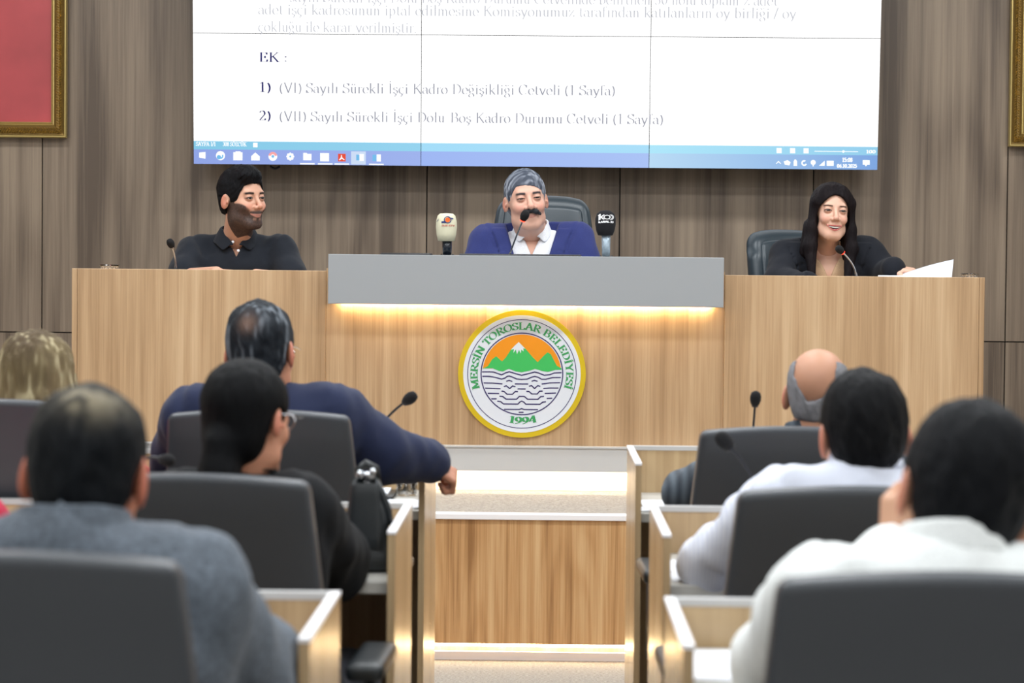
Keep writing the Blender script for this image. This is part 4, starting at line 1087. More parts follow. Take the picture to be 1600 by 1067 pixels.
delegate_chair(px_x(10,5.4), C1-.2, 0, 'grey leather office chair behind the blonde woman at the left edge', hz=1.115)
delegate_chair(px_x(-130,4.2), C2, 0, 'low-backed grey office chair under the person in crimson at the left edge', hz=.82)
def exec_chair(cx, cy, rz, label, hz, mat='leatherblack', wd=.225, group=None):
    root = thing('executive_chair', (cx,cy,DT), label, 'chair', group); b = DT
    hh = (hz-.50)/2; c0 = b+(hz+.50)/2
    def df(p):
        x, y, z = p; t = z/hh
        s = 1-.10*max(0,t)**2-.03*t
        return (x*s, y+.05*t+.02*t*t-.03*(x/wd)**2, z-.03*(abs(x)/wd)**3*(t>.5))
    part('backrest', MB().rbox(wd,.05,hh,.045, (cx,cy+.22,c0), df, n=10, seg=5), mat, root, True)
    hh2 = hh-.045
    def df2(p):
        x, y, z = p; q = df((x*1.0, y, z)); return (q[0], q[1]-.0, q[2])
    part('back_pad', MB().rbox(wd-.042,.020,hh2,.018, (cx,cy+.175,c0), df2, n=10, seg=4), mat, root, True)
    part('seat', MB().rbox(.26,.25,.055,.045, (cx,cy-.04,b+.46), n=6), mat, root, True)
    for s in (-1,1):
        ar = part('armrest', MB().rbox(.034,.16,.018,.015, (cx+s*.30,cy-.03,b+.66), n=4), mat, root, True)
        part('arm_post', MB().tube([(cx+s*.25,cy-.03,b+.44),(cx+s*.30,cy-.03,b+.48),(cx+s*.30,cy-.03,b+.65)], .017, 8), 'chrome', ar, True)
    chair_base(root, 'dark')
    root.rotation_euler = (0,0,R(rz)); return root
exec_chair(px_x(845,10.05), 10.0, 0, 'high-backed black leather chair behind the man with the moustache', 1.04, wd=.23)
exec_chair(px_x(1272,10.1), 10.1, 24, 'black leather chair turned behind the smiling woman', .90)
exec_chair(px_x(368,10.1), 10.05, 0, 'black leather chair hidden behind the man in the black polo', .70)

# ------------------------------------------------------------------ people
def cloth(name, c, rough=.85, bump=.35, bscale=600, var=.05, sheen=.1):
    return plain(name, c, rough, bump=bump, bscale=bscale, var=var, sheen=sheen, spec=.25)
MT['trousers'] = cloth('dark_trousers', (38,40,50))
MT['polo'] = cloth('black_polo', (22,27,36)); MT['navy'] = cloth('navy_suit', (44,52,106)); MT['navy2'] = cloth('navy_suit_dark', (31,39,68))
MT['whitecloth'] = cloth('white_cotton', (236,238,244), bump=.15); MT['blackjacket'] = cloth('black_jacket', (20,23,31), sheen=.04)
MT['greysuit'] = cloth('grey_wool', (92,100,110), bscale=260, var=.16, bump=.5)
MT['beige'] = cloth('beige_top', (196,164,132)); MT['blackcloth'] = cloth('black_cloth', (15,17,21), sheen=.02); MT['redcloth'] = cloth('red_cloth', (196,24,66))
MT['offwhite'] = cloth('off_white_shirt', (238,242,242), bump=.15)
def stripe_mat(name, a, b, freq):
    m = cloth(name, a, var=0); N, L = m.node_tree.nodes, m.node_tree.links; bs = N['Principled BSDF']
    tc = N.new('ShaderNodeTexCoord'); w_ = N.new('ShaderNodeTexWave'); w_.bands_direction = 'X'; w_.inputs['Scale'].default_value = freq; w_.inputs['Distortion'].default_value = .6
    L.new(tc.outputs['Object'], w_.inputs['Vector']); mx = N.new('ShaderNodeMix'); mx.data_type = 'RGBA'
    mx.inputs[6].default_value = s2l(a); mx.inputs[7].default_value = s2l(b); L.new(w_.outputs['Fac'], mx.inputs[0]); L.new(mx.outputs[2], bs.inputs['Base Color']); return m
MT['striped'] = stripe_mat('pale_striped_shirt', (234,239,250), (214,220,240), 42)
MT['plaid'] = stripe_mat('dark_plaid', (52,60,70), (84,94,104), 12)

def A(px, py, Y): return tuple(at(px, py, Y))
SKIN = (208,158,130)
# --- man in black polo
root, loc, toW, N_, J_, RH_ = person('bearded young man in a black polo shirt sitting at the left dais desk, turned aside', 'people seated on the dais',
    (px_x(370,9.93), 9.93, DT), 186, A(379,312,9.72), 1.055, 180+47, 2, 2,
    dict(skin=(206,158,134), beard=(30,28,31), beardk=.90, lips=(178,116,104), browcol=(30,24,24), browthick=.0046, haircol=(12,12,15), hair2=(26,25,30), h2k=.5, smile=.8, nose=.85, quiff=.016, hair_t=.009, top_t=.020, strand=.0022,
         nape=-.062, gaze=.15, eye=.0040, neck=.058,
         hands=[dict(w='wl', D=(-1,-.35,-.02), U=(0,.1,1), side=1, curl=.35), dict(w='wr', D=(1,-.3,.0), U=(0,.1,1), side=-1, curl=.45)]),
    dict(sl=A(437,390,9.83), sr=A(304,392,9.85), el=A(460,440,9.72), er=A(284,434,9.70), wl=A(400,430,9.50), wr=A(338,426,9.46)),
    dict(kind='polo', mat=MT['polo'], o=.016, neck=.060, v=.07, vw=.40, collar=dict(mat=MT['polo'], r=.067, h=.044, z=-.022, gap=.010, open=.8, point=.022, slope=1.15), fold=.007, bulk=1.06))
bt = MB()
for k in range(2): bt.lathe([(.0055,0),(.0055,.002),(.001,.0025)], 12, (0,0,0))
def shirt_buttons(root, pts, mat='whitecloth'):
    for p in pts:
        b = world_base(root); mb = MB().lathe([(.0015,0),(.006,0),(.006,.003),(.002,.0035)], 12, p, Matrix.Rotation(R(90),3,'X'))
        Rz = Matrix.Rotation(-root.rotation_euler.z, 3, 'Z')
        mesh_obj('button', [Rz @ (Vector(v)-b) for v in mb.v], mb.f, MT[mat], root, True)
shirt_buttons(root, [A(372.5,391.5,9.695), A(364,378,9.745)])

# --- man with moustache, centre
def greyside(c, V, n, n2):
    x, y, z = V.T
    return mixc(c, (178,184,196), np.clip(sstep(np.abs(x),.045,.08)*.5+n*.45,0,1)*sstep(n,.3,.8))
root, *_ = person('smiling man with a grey moustache in a navy suit at the centre of the dais', 'people seated on the dais',
    (px_x(828,9.95), 9.95, DT), 180, A(822,314,9.78), 1.08, 180+9, 4, 6,
    dict(skin=(214,168,148), flush=(212,138,122), browcol=(60,58,62), browthick=.0048, haircol=(70,76,88), hair2=(150,156,170), h2k=.7, hairfn=greyside, smile=1.0, eye=.0021, nose=1.2, jaw=.99, strand=.002, part=.7, flow='x', lump=.0012,
         moustache=(44,44,48), moustache2=(78,80,86), lips=(190,128,116), hair_t=.006, top_t=.009, nape=-.06, neck=.062, hairline=.053, quiff=.0),
    dict(sl=A(898,376,9.88), sr=A(764,380,9.88), el=A(925,440,9.8), er=A(738,440,9.8), wl=A(880,445,9.6), wr=A(782,445,9.6)),
    dict(kind='suit', mat=MT['navy'], shirtmat=MT['whitecloth'], shirtv=.10, o=.016, v=.34, vw=.30, neck=.070, belly=.02, bulk=1.1,
         collar=dict(mat=MT['whitecloth'], r=.064, h=.040, z=-.022, gap=.022, open=.9, point=.024, slope=.8), fold=.008), res=.0068)
# --- woman, right
def woman_hair(res):
    f = Fld((-.15,-.16,-.34), (.15,.16,.16), res*1.1)
    f.ell((0,-.014,.040), (.091,.110,.093), 0)
    f.cone((0,-.058,.0), (0,-.140,-.20), .068, .040, .02)
    for s in (-1,1):
        f.cone((s*.066,.016,.04), (s*.080,.018,-.07), .028, .026, .025)
        f.cone((s*.080,.018,-.07), (s*.088,.030,-.15), .026, .028, .02)
        f.cone((s*.088,.030,-.15), (s*.076,.058,-.265), .028, .016, .02)
        f.cone((s*.034,.052,.094), (s*.070,.040,.040), .018, .020, .02)
        f.cone((s*.078,-.02,-.06), (s*.092,-.02,-.17), .034, .030, .02)
    x, y, z = f.X, f.Y, f.Z
    n1 = vnoise(x*40+3, y*40, z*7); n2 = vnoise(x*150, y*150, z*16+7)
    f.F = (f.F+.0014*n1+.0014*n2+.0012*vnoise(x*260,y*260,z*12)).astype(np.float32)
    face = np.sqrt((x/(.0695-.18*np.clip(z-.02,0,.1)))**2+((z+.03)/(.098))**2)-1
    f.cut(-np.maximum(face*.06, .020-y), .006)
    f.cut((.001+.014*np.exp(-((x-.004)/.004)**2)*(z>.09)-.02+0*y).astype(np.float32)*np.ones_like(f.F), .002)
    return f
root, *_ = person('smiling woman with long dark hair in a black jacket at the right dais desk', 'people seated on the dais',
    (px_x(1292,9.95), 9.93, DT), 180, A(1299,333,9.76), 1.0, 180+5, 4, -4,
    dict(skin=(216,172,150), flush=(212,146,128), fem=1, jaw=.82, browcol=(60,42,36), browthick=.0030, haircol=(18,13,16), hair2=(36,26,28), h2k=.6, smile=1.0, open=1, lips=(186,82,84), eye=.0034, nose=.9, neck=.047, hair=woman_hair,
         hands=[dict(w='wl', D=(.95,-.25,-.12), U=(.2,-.3,1), side=1, curl=.38, s=.92, spread=.1)]),
    dict(sl=A(1352,398,9.84), sr=A(1232,402,9.84), el=A(1383,428,9.78), er=A(1218,440,9.7), wl=A(1396,420,9.62), wr=A(1262,445,9.5)),
    dict(kind='suit', mat=MT['blackjacket'], shirtmat=MT['beige'], shirtv=.14, o=.012, v=.30, vw=.36, neck=.072, bulk=.86, fold=.005, seam=0), res=.0068)
_d = Vector(A(1396,420,9.62))-Vector(A(1383,428,9.78)); _q = _d.to_track_quat('Z','Y').to_matrix()
_mb = MB().lathe([(.036,-.007),(.0385,-.006),(.0385,.006),(.036,.007)], 20, Vector(A(1391,421,9.66)), _q)
_b = world_base(root); _Rz = Matrix.Rotation(-root.rotation_euler.z, 3, 'Z')
mesh_obj('bracelet', [_Rz @ (Vector(v)-_b) for v in _mb.v], _mb.f, MT['chrome'], root, True)

# --- audience, all seen from behind
NAV = dict(skin=(196,140,112), eyes=1)
def navy_hair(c, V, n, n2):
    x, y, z = V.T
    c = mixc(c, (150,158,168), np.clip(sstep(n*.6+n2*.6,.62,.95),0,1)*.5)
    return mixc(c, (140,112,98), np.clip(gauss(V,(.0,-.100,.070),(.022,.05,.022))*.75,0,1)*np.clip(.5+n2,0,1))
root, *_ = person('grey-haired man in a navy suit, one arm stretched to the desk end by the aisle', 'delegates seen from behind',
    (px_x(408,5.8), 5.80, 0), 3, A(409,552,5.82), 1.0, -12, -4, -3,
    dict(skin=(186,130,104), haircol=(26,30,36), hair2=(60,68,76), h2k=.8, hairfn=navy_hair, hair_t=.008, top_t=.016, nape=-.075, lump=.004, ear=1.05, glasses=1,
         hands=[dict(w='wr', D=(.75,.20,-.42), U=(.5,-.35,.75), side=-1, curl=1.15, s=.95)]),
    dict(sl=A(302,652,5.80), sr=A(518,648,5.82), el=A(280,718,5.95), er=A(592,708,5.90), wl=A(330,745,6.30), wr=A(668,722,6.02)),
    dict(kind='suit', mat=MT['navy2'], shirtmat=MT['whitecloth'], o=.018, v=.30, neck=.064, fold=.011, bulk=1.05, ease=.014), res=.009, hres=.003)
BAL = 0
def bald_hair(f):
    x, y, z = f.X, f.Y, f.Z
    d = np.sqrt((x/.052)**2+((z-.075)/.088)**2)-1+.10*vnoise(x*60,y*60,z*60)
    d = np.minimum(d*.05, .075-z-.25*y)
    f.cut((-d).astype(np.float32), .004)
root, *_ = person('bald man with close grey hair in a dark plaid jacket, near the dais', 'delegates seen from behind',
    (px_x(1262,5.8), 5.80, 0), 0, A(1279,618,5.85), .98, -14, -3, 0,
    dict(skin=(188,140,114), haircol=(118,118,122), hair2=(160,160,166), h2k=.9, hair_t=.005, top_t=.004, nape=-.072, lump=.001, haircut=bald_hair, ear=1.05),
    dict(sl=A(1165,722,5.85), sr=A(1370,722,5.85), el=A(1070,768,6.02), er=A(1410,770,6.02), wl=A(1130,772,6.32), wr=A(1350,772,6.3)),
    dict(kind='shirt', mat=MT['plaid'], o=.02, fold=.010, neck=.062, collar=dict(mat=MT['plaid'], r=.062, h=.035, z=-.01, gap=.02)), res=.010, hres=.0035)
root, *_ = person('dark-haired man in a pale striped shirt in the middle row on the right', 'delegates seen from behind',
    (px_x(1345,4.38), 4.42, 0), 0, A(1348,682,4.42), .98, 6, -6, -2,
    dict(skin=(200,148,122), haircol=(13,14,17), hair2=(28,28,30), h2k=.7, hair_t=.009, top_t=.014, nape=-.072, lump=.004, ear=1.1),
    dict(sl=A(1224,774,4.40), sr=A(1480,774,4.40), el=A(1108,884,4.74), er=A(1560,880,4.7), wl=A(1220,866,4.98), wr=A(1460,866,4.98)),
    dict(kind='shirt', mat=MT['striped'], o=.016, fold=.009, ease=.008, neck=.060, collar=dict(mat=MT['striped'], r=.060, h=.034, z=-.018, gap=.02)), res=.009, hres=.0035)
root, *_ = person('black-haired man in a plain white shirt, hand at his chin, nearest on the right', 'delegates seen from behind',
    (px_x(1490,3.02), 3.06, 0), 0, A(1502,782,3.10), 1.02, 8, -10, 12,
    dict(skin=(204,158,130), haircol=(11,13,17), hair2=(22,24,29), h2k=.6, hair_t=.010, top_t=.016, nape=-.078, lump=.004, ear=1.1,
         hands=[dict(w='wl', D=(.10,.15,.95), U=(-.8,-.5,.2), side=1, curl=.8)]),
    dict(sl=A(1285,925,3.05), sr=A(1690,925,3.05), el=A(1222,1040,3.34), er=A(1760,1050,3.26), wl=A(1398,872,3.38), wr=A(1660,1030,3.50)),
    dict(kind='shirt', mat=MT['offwhite'], o=.022, fold=.009, ease=.014, neck=.064, bulk=1.06, collar=dict(mat=MT['offwhite'], r=.062, h=.032, z=-.016, gap=.02)), res=.009, hres=.004)
def thin_crown(c, V, n, n2):
    x, y, z = V.T
    m = gauss(V,(.0,-.07,.10),(.050,.05,.028))*(.18+.9*sstep(n2*.6+n*.4,.42,.66))
    return mixc(c, (150,140,118), np.clip(m,0,.85))
root, *_ = person('dark-haired man with thinning crown in a grey wool suit, nearest on the left', 'delegates seen from behind',
    (px_x(120,3.05), 3.08, 0), 0, A(138,742,3.10), .95, -4, -8, 3,
    dict(skin=(190,120,92), haircol=(14,17,21), hair2=(34,38,43), h2k=.7, hairfn=thin_crown, hair_t=.008, top_t=.010, nape=-.080, lump=.003, ear=1.15),
    dict(sl=A(-58,930,3.05), sr=A(286,926,3.05), el=A(-160,1030,3.2), er=A(366,1046,3.24), wl=A(-60,1030,3.48), wr=A(416,1034,3.50)),
    dict(kind='suit', nz=.066, mat=MT['greysuit'], shirtmat=MT['whitecloth'], o=.024, v=.30, neck=.064, fold=.010, bulk=1.05, ease=.016,
         collar=dict(mat=MT['greysuit'], r=.070, h=.030, z=-.02, gap=.03)), res=.009, hres=.004)
def bun_hair(res):
    f = Fld((-.12,-.18,-.26), (.12,.13,.15), res)
    f.ell((0,-.018,.034), (.0855,.104,.092), 0); f.ell((0,-.045,-.03), (.072,.062,.075), .02)
    f.cone((0,-.095,-.055), (0,-.092,-.12), .034, .040, .02); f.cone((0,-.092,-.12), (0,-.075,-.23), .040, .026, .02)
    x, y, z = f.X, f.Y, f.Z
    f.F = (f.F+.0015*vnoise(x*90,y*90,z*20)).astype(np.float32)
    face = np.sqrt((x/.074)**2+((z+.02)/.082)**2)-1
    f.cut(-np.maximum(face*.06, .036-y), .006)
    ear = np.sqrt(((np.abs(x)-.085)/.024)**2+((y+.004)/.026)**2+((z+.012)/.038)**2)-1
    f.cut((-ear*.02).astype(np.float32), .004)
    f.cut(np.where(y > -.03, -(z+.03), -9).astype(np.float32)*np.ones_like(f.F), .008)
    return f
root, *_ = person('woman with smooth black tied-back hair and glasses, dressed in black, beside the handbag', 'delegates seen from behind',
    (px_x(372,4.4), 4.42, 0), -6, A(388,655,4.42), .93, -27, -6, 0,
    dict(skin=(204,146,118), fem=1, jaw=.95, haircol=(7,8,11), hair2=(14,16,20), h2k=.6, hair=bun_hair, neck=.05, glasses=1),
    dict(sl=A(282,786,4.42), sr=A(470,792,4.44), el=A(250,890,4.6), er=A(522,880,4.68), wl=A(330,868,4.94), wr=A(466,866,4.96)),
    dict(kind='blouse', mat=MT['blackcloth'], o=.024, fold=.010, ease=.018, neck=.056, bulk=.95, collar=dict(mat=MT['blackcloth'], r=.056, h=.030, z=-.005, gap=.0)), res=.009, hres=.0035)
WOM = root
def blonde_hair(res):
    f = Fld((-.16,-.17,-.26), (.16,.14,.16), res)
    f.ell((0,-.014,.040), (.092,.108,.092), 0); f.ell((0,-.055,-.05), (.098,.065,.10), .03)
    for s in (-1,1):
        f.cone((s*.072,.0,.03), (s*.094,-.01,-.08), .032, .036, .02); f.cone((s*.094,-.01,-.08), (s*.10,-.012,-.155), .036, .020, .02)
        f.cone((s*.05,-.07,-.06), (s*.062,-.07,-.165), .040, .022, .02)
    x, y, z = f.X, f.Y, f.Z
    f.F = (f.F+.004*vnoise(x*38,y*38,z*9)+.0035*vnoise(x*130,y*130,z*14)).astype(np.float32)
    face = np.sqrt((x/.070)**2+((z+.02)/.088)**2)-1
    f.cut(-np.maximum(face*.06, .030-y), .006)
    return f
def blonde_col(c, V, n, n2):
    x, y, z = V.T
    c = mixc(c, (86,72,56), np.clip(sstep(z+.03*n2,.04,.11)*.8*(1-sstep(np.abs(x),.04,.07)),0,1))
    return mixc(c, (196,184,150), sstep(n*.7+n2*.3,.55,.85)*.7)
root, *_ = person('blonde woman in red in the row nearest the dais at the left edge', 'delegates seen from behind',
    (px_x(52,5.75), 5.75, 0), 0, A(60,592,5.82), .95, -20, -2, 0,
    dict(skin=(214,164,146), fem=1, jaw=.93, haircol=(108,94,70), hair2=(152,136,100), h2k=.9, hairfn=blonde_col, hair=blonde_hair, neck=.048),
    dict(sl=A(-35,680,5.75), sr=A(140,680,5.75), el=A(-60,770,5.85), er=A(205,752,5.95), wl=A(0,780,6.2), wr=A(215,762,6.25)),
    dict(kind='blouse', mat=MT['redcloth'], o=.014, fold=.007, neck=.05, bulk=.88), res=.010, hres=.0035)
root, *_ = person('person in a crimson top, only a shoulder in view at the left edge', 'delegates seen from behind',
    (px_x(-115,4.4), 4.42, 0), 0, A(-115,650,4.42), .98, 0, -4, 0,
    dict(skin=(204,150,124), haircol=(40,32,28), hair_t=.01, top_t=.015),
    dict(sl=A(-205,810,4.42), sr=A(-38,815,4.42), el=A(-250,880,4.6), er=A(-8,880,4.62), wl=A(-190,870,4.9), wr=A(-60,870,4.95)),
    dict(kind='blouse', mat=MT['redcloth'], o=.014, fold=.007, neck=.05, bulk=.9), res=.012, hres=.006)
# ------------------------------------------------------------------ microphones, papers and other small things
def gooseneck(base, mid, tip, label, head_r=.014, ring=True, group='gooseneck microphones', stem_r=.0035):
    "base on a table, tip = centre of the foam head"
    root = thing('gooseneck_microphone', base, label, 'microphone', group)
    b, t = Vector(base), Vector(tip); m = Vector(mid)
    part('base', MB().rbox(.045,.055,.014,.01, (b.x,b.y,b.z+.014), n=3, seg=2), 'black', root, True)
    pts = []
    for k in range(15):
        u = k/14; p = (1-u)**2*(b+Vector((0,0,.02)))+2*u*(1-u)*m+u*u*t; pts.append(p)
    d = (pts[-1]-pts[-3]).normalized(); end = t-d*head_r*1.1
    pts[-1] = end
    part('stem', MB().tube(pts, [stem_r*1.6]*3+[stem_r]*12, 10), 'chrome' if ring else 'dark', root, True)
    q = d.to_track_quat('Z','Y').to_matrix()
    prof = [(.001,-head_r*1.35),(head_r*.75,-head_r*1.2),(head_r,-head_r*.4),(head_r*1.02,head_r*.3),(head_r*.8,head_r*1.0),(head_r*.35,head_r*1.3),(.001,head_r*1.36)]
    part('foam_head', MB().lathe(prof, 18, t, q), 'foam', root, True)
    rr = head_r*.62
    part('ring', MB().lathe([(rr*.6,-.004),(rr,-.003),(rr,.003),(rr*.6,.004)], 16, t-d*head_r*1.38, q), 'red_led' if ring == 'red' else ('chrome' if ring else 'dark'), root, True)
    return root
zc = lambda: ZCt
gooseneck(A(274,419,9.55)[:2]+(ZLd,), A(276,400,9.52), A(266.5,380,9.47), 'gooseneck microphone on the left dais desk beside the man in the black polo', .0155, True)
gooseneck(A(795,399,9.52)[:2]+(ZCd,), A(800,385,9.5), A(820,336.5,9.42), 'gooseneck microphone with lit red ring in front of the man with the moustache', .0175, 'red')
gooseneck(A(1338,431,9.50)[:2]+(ZRd,), A(1338,412,9.5), A(1312,390,9.42), 'gooseneck microphone with lit red ring in front of the smiling woman', .0155, 'red')
gooseneck(A(560,760,6.5)[:2]+(DZ,), A(566,672,6.45), A(641,622,6.35), 'black gooseneck microphone above the stretched arm of the navy-suited man', .0165, False)
gooseneck(A(1168,760,6.45)[:2]+(DZ,), A(1175,700,6.45), A(1180.5,622,6.4), 'upright black gooseneck microphone left of the bald man', .0155, False)
gooseneck(A(1210,860,5.0)[:2]+(DZ,), A(1205,760,5.0), A(1131,688,4.95), 'black gooseneck microphone bent left in front of the man in the striped shirt', .0165, False)
gooseneck(A(180,880,5.0)[:2]+(DZ,), A(175,690,5.0), A(262,719,4.9), 'black gooseneck microphone drooping behind the head of the thin-crowned man', .0135, False)

def press_mic(px, ytop, ybot, Y, w, label, foam, handle, cream, ztop):
    c = at(px, (ytop+ybot)/2, Y); top, bot = at(px,ytop,Y).z, at(px,ybot,Y).z; h = (top-bot)/2; R_ = w/2*Y/FPX
    root = thing('press_microphone', (c.x+.004, Y, ztop), label, 'microphone')
    prof = [(.02,-h),(R_*.72,-h*.98),(R_*.90,-h*.6),(R_,-h*.1),(R_*.99,h*.35),(R_*.84,h*.74),(R_*.5,h*.95),(.001,h)]
    if cream: prof = [(.02,-h),(R_*.80,-h*.96),(R_*.93,-h*.5),(R_,0),(R_*.97,h*.45),(R_*.84,h*.82),(R_*.6,h*.97),(.001,h)]
    fo = part('foam_cover', MB().lathe(prof, 28, (c.x,Y,c.z)), foam, root, True)
    part('handle', MB().tube([(c.x+.003,Y,bot+.008),(c.x+.004,Y,ztop+.03)], [.0185,.0165] if not cream else [.021,.018], 16), handle, root, True)
    part('stand_base', MB().lathe([(.001,0),(.05,0),(.052,.006),(.02,.012),(.012,.03),(.001,.031)], 20, (c.x+.004,Y,ztop)), 'black', root, True)
    for s in (-1,1): part('stand_clip', MB().tube([(c.x+.004+s*.024,Y,ztop+.034),(c.x+.004+s*.021,Y,ztop+.012),(c.x+.004+s*.008,Y,ztop+.010)], .004, 6), 'black', root, True)
    return root, fo, c, R_, h
MT['cream'] = plain('cream_foam', (218,214,186), .95, bump=.5, bscale=700); MT['blackfoam'] = plain('black_foam', (14,14,20), .9, bump=.5, bscale=700)
MT['silver'] = plain('taped_silver_handle', (168,186,200), .35, .3, var=.12, bscale=90); MT['darkgloss'] = plain('glossy_black_handle', (30,38,48), .2)
MT['orangeink'] = plain('orange_ink', (232,104,36), .6); MT['blueink'] = plain('blue_ink', (44,54,110), .6); MT['paleink'] = plain('white_ink', (245,245,248), .6); MT['redink'] = plain('faded_red_ink', (196,132,116), .7)
def on_foam(c, R_, Y):
    "pixel offsets on the foam -> point on its curved front"
    k = Y/FPX
    def f(u, v, h=0):
        x = u*k; x = max(-R_*.99, min(R_*.99, x)); d = math.sqrt(max(0, R_*R_-x*x)); return (c.x+x, Y-d*1.0-.0012-h, c.z-v*k)
    return f
Ym = 9.55
r1, fo, c, R_, h = press_mic(697.5, 333, 377, Ym, 33, 'cream foam press microphone with orange and blue logo, left of the centre man', 'cream', 'darkgloss', True, ZCd)
F_ = on_foam(c, R_, Ym)
def ink(fn, polys, mat, parent, name='logo'):
    mb = MB()
    for p in polys:
        # split into strips so that the print follows the curve
        mb.add([fn(u,v) for u,v in p], [tuple(range(len(p)-1,-1,-1))])
    return part(name, mb, mat, parent)
def ring_strips(cx, cy, r1, r2, ry, a0=0, a1=360, n=20):
    out = []
    for k in range(n):
        t0, t1 = R(a0+(a1-a0)*k/n), R(a0+(a1-a0)*(k+1)/n)
        out.append([(cx+r1*math.cos(t0),cy-r1*ry*math.sin(t0)),(cx+r2*math.cos(t0),cy-r2*ry*math.sin(t0)),(cx+r2*math.cos(t1),cy-r2*ry*math.sin(t1)),(cx+r1*math.cos(t1),cy-r1*ry*math.sin(t1))][::-1])
    return out
# crop frame: 11.85 px per photo px, foam centre 697.5,355 -> (385,415)
q = lambda u, v: ((u-385)/11.85, (v-415)/11.85)
ink(F_, ring_strips(*q(415,282), .01, 3.9, .95), 'orangeink', fo)
ink(F_, ring_strips(*q(415,282), 4.6, 5.9, .95), 'blueink', fo)
ink(F_, [[q(300,312),q(380,300),q(384,342),q(300,342)][::-1], [q(400,226),q(520,250),q(515,272),q(470,262)][::-1]], 'blueink', fo)
ink(F_, [[q(206,315),q(246,258),q(242,282),q(212,318)][::-1]], 'blueink', fo)
def foam_text(t, fn, u0, u1, base, cap, mat, parent, arc=0, thick=.3):
    mb = MB(); W = text_width(t); sx = (u1-u0)/W; u = 0
    for ch in t:
        glyph_mesh(mb, ch, lambda a, b, h, u=u: fn(u0+(u+a)*sx, base-b*cap+arc*((u/W-.5)**2)*4, h), thick, .14, 0, None, serif=False); u += GL[ch][0]
    part('lettering', mb, mat, parent)
foam_text('SUN RTV', F_, *(q(305,0)[0], q(545,0)[0]), q(0,402)[1], 2.6, 'redink', fo)
r2_, fo2, c2_, R2_, h2_ = press_mic(946, 328.5, 368, Ym, 32, 'black foam press microphone with white lettering, right of the centre man', 'blackfoam', 'silver', False, ZCd)
F2 = on_foam(c2_, R2_, Ym); q2 = lambda u, v: ((u-410)/11.24, (v-375)/11.24)
ink(F2, [[q2(272,250),q2(308,222),q2(322,224),q2(322,320),q2(285,338),q2(285,262)][::-1], [q2(322,268),q2(370,232),q2(392,236),q2(345,276),q2(392,318),q2(366,322),q2(322,290)][::-1]], 'paleink', fo2)
ink(F2, ring_strips(*q2(432,278), 4.0, 5.6, .62)+ring_strips(*q2(470,278), 4.6, 5.6, .72, -80, 80)+ring_strips(*q2(492,278), 4.4, 5.4, .8, -75, 75), 'paleink', fo2)
foam_text('KANAL 33', F2, q2(282,0)[0], q2(545,0)[0], q2(0,372)[1], 2.8, 'paleink', fo2, arc=1.0, thick=.36)

# things lying on the dais
def slab(name, x0, x1, Y0, Y1, z, t, mat, label, cat, extra=None):
    o = thing(name, ((x0+x1)/2,(Y0+Y1)/2,z), label, cat)
    part('body', MB().rbox((x1-x0)/2,(Y1-Y0)/2,t/2,min(t/2.2,.004), ((x0+x1)/2,(Y0+Y1)/2,z+t/2), n=2, seg=2), mat, o, True)
    return o
o = slab('tablet_computer', px_x(594,9.4), px_x(672,9.4), 9.32, 9.50, ZCd+.022, .012, 'black', 'flat black tablet computer on a low rest at the left of the grey central desk', 'tablet')
part('screen_glass', MB().box(px_x(596,9.4), px_x(670,9.4), 9.33, 9.49, ZCd+.0341, ZCd+.0346), 'darkgloss', o)
part('rest', MB().box(px_x(610,9.4), px_x(656,9.4), 9.36, 9.47, ZCd, ZCd+.022), 'black', o)
o = thing('desk_monitor', (px_x(810,9.4), 9.42, ZCd), 'low black desk monitor in front of the man with the moustache, top edge showing', 'monitor')
part('screen_body', MB().rbox((px_x(905,9.4)-px_x(716,9.4))/2, .10, .0165, .004, ((px_x(905,9.4)+px_x(716,9.4))/2, 9.42, ZCd+.0175), n=2, seg=2), 'black', o)
part('screen_glass', MB().box(px_x(720,9.4), px_x(901,9.4), 9.33, 9.51, ZCd+.0340, ZCd+.0346), 'darkgloss', o)
def ashtray(px, pw, Y, z, label):
    x = px_x(px, Y); r = pw/2*Y/FPX
    o = thing('glass_dish', (x,Y,z), label, 'dish', 'glass dishes on the dais')
    prof = [(.001,.001),(r*.5,.001),(r*.55,.006),(r*.92,.038),(r,.041),(r*.97,.0435),(r*.86,.037),(r*.5,.011),(.001,.010)]
    part('bowl', MB().lathe(prof, 24, (x,Y,z)), 'glass', o, True)
    mb = MB()
    for k in range(12):
        t = 2*math.pi*k/12; mb.ell((x+r*.8*math.cos(t), Y+r*.8*math.sin(t), z+.032), (.004,.004,.007), 8, 5)
    part('cut_facets', mb, 'glass', o, True)
ashtray(170, 31, 9.42, ZLd, 'small cut glass dish near the outer end of the left dais desk')
ashtray(1511, 28, 9.42, ZRd, 'small cut glass dish near the outer end of the right dais desk')
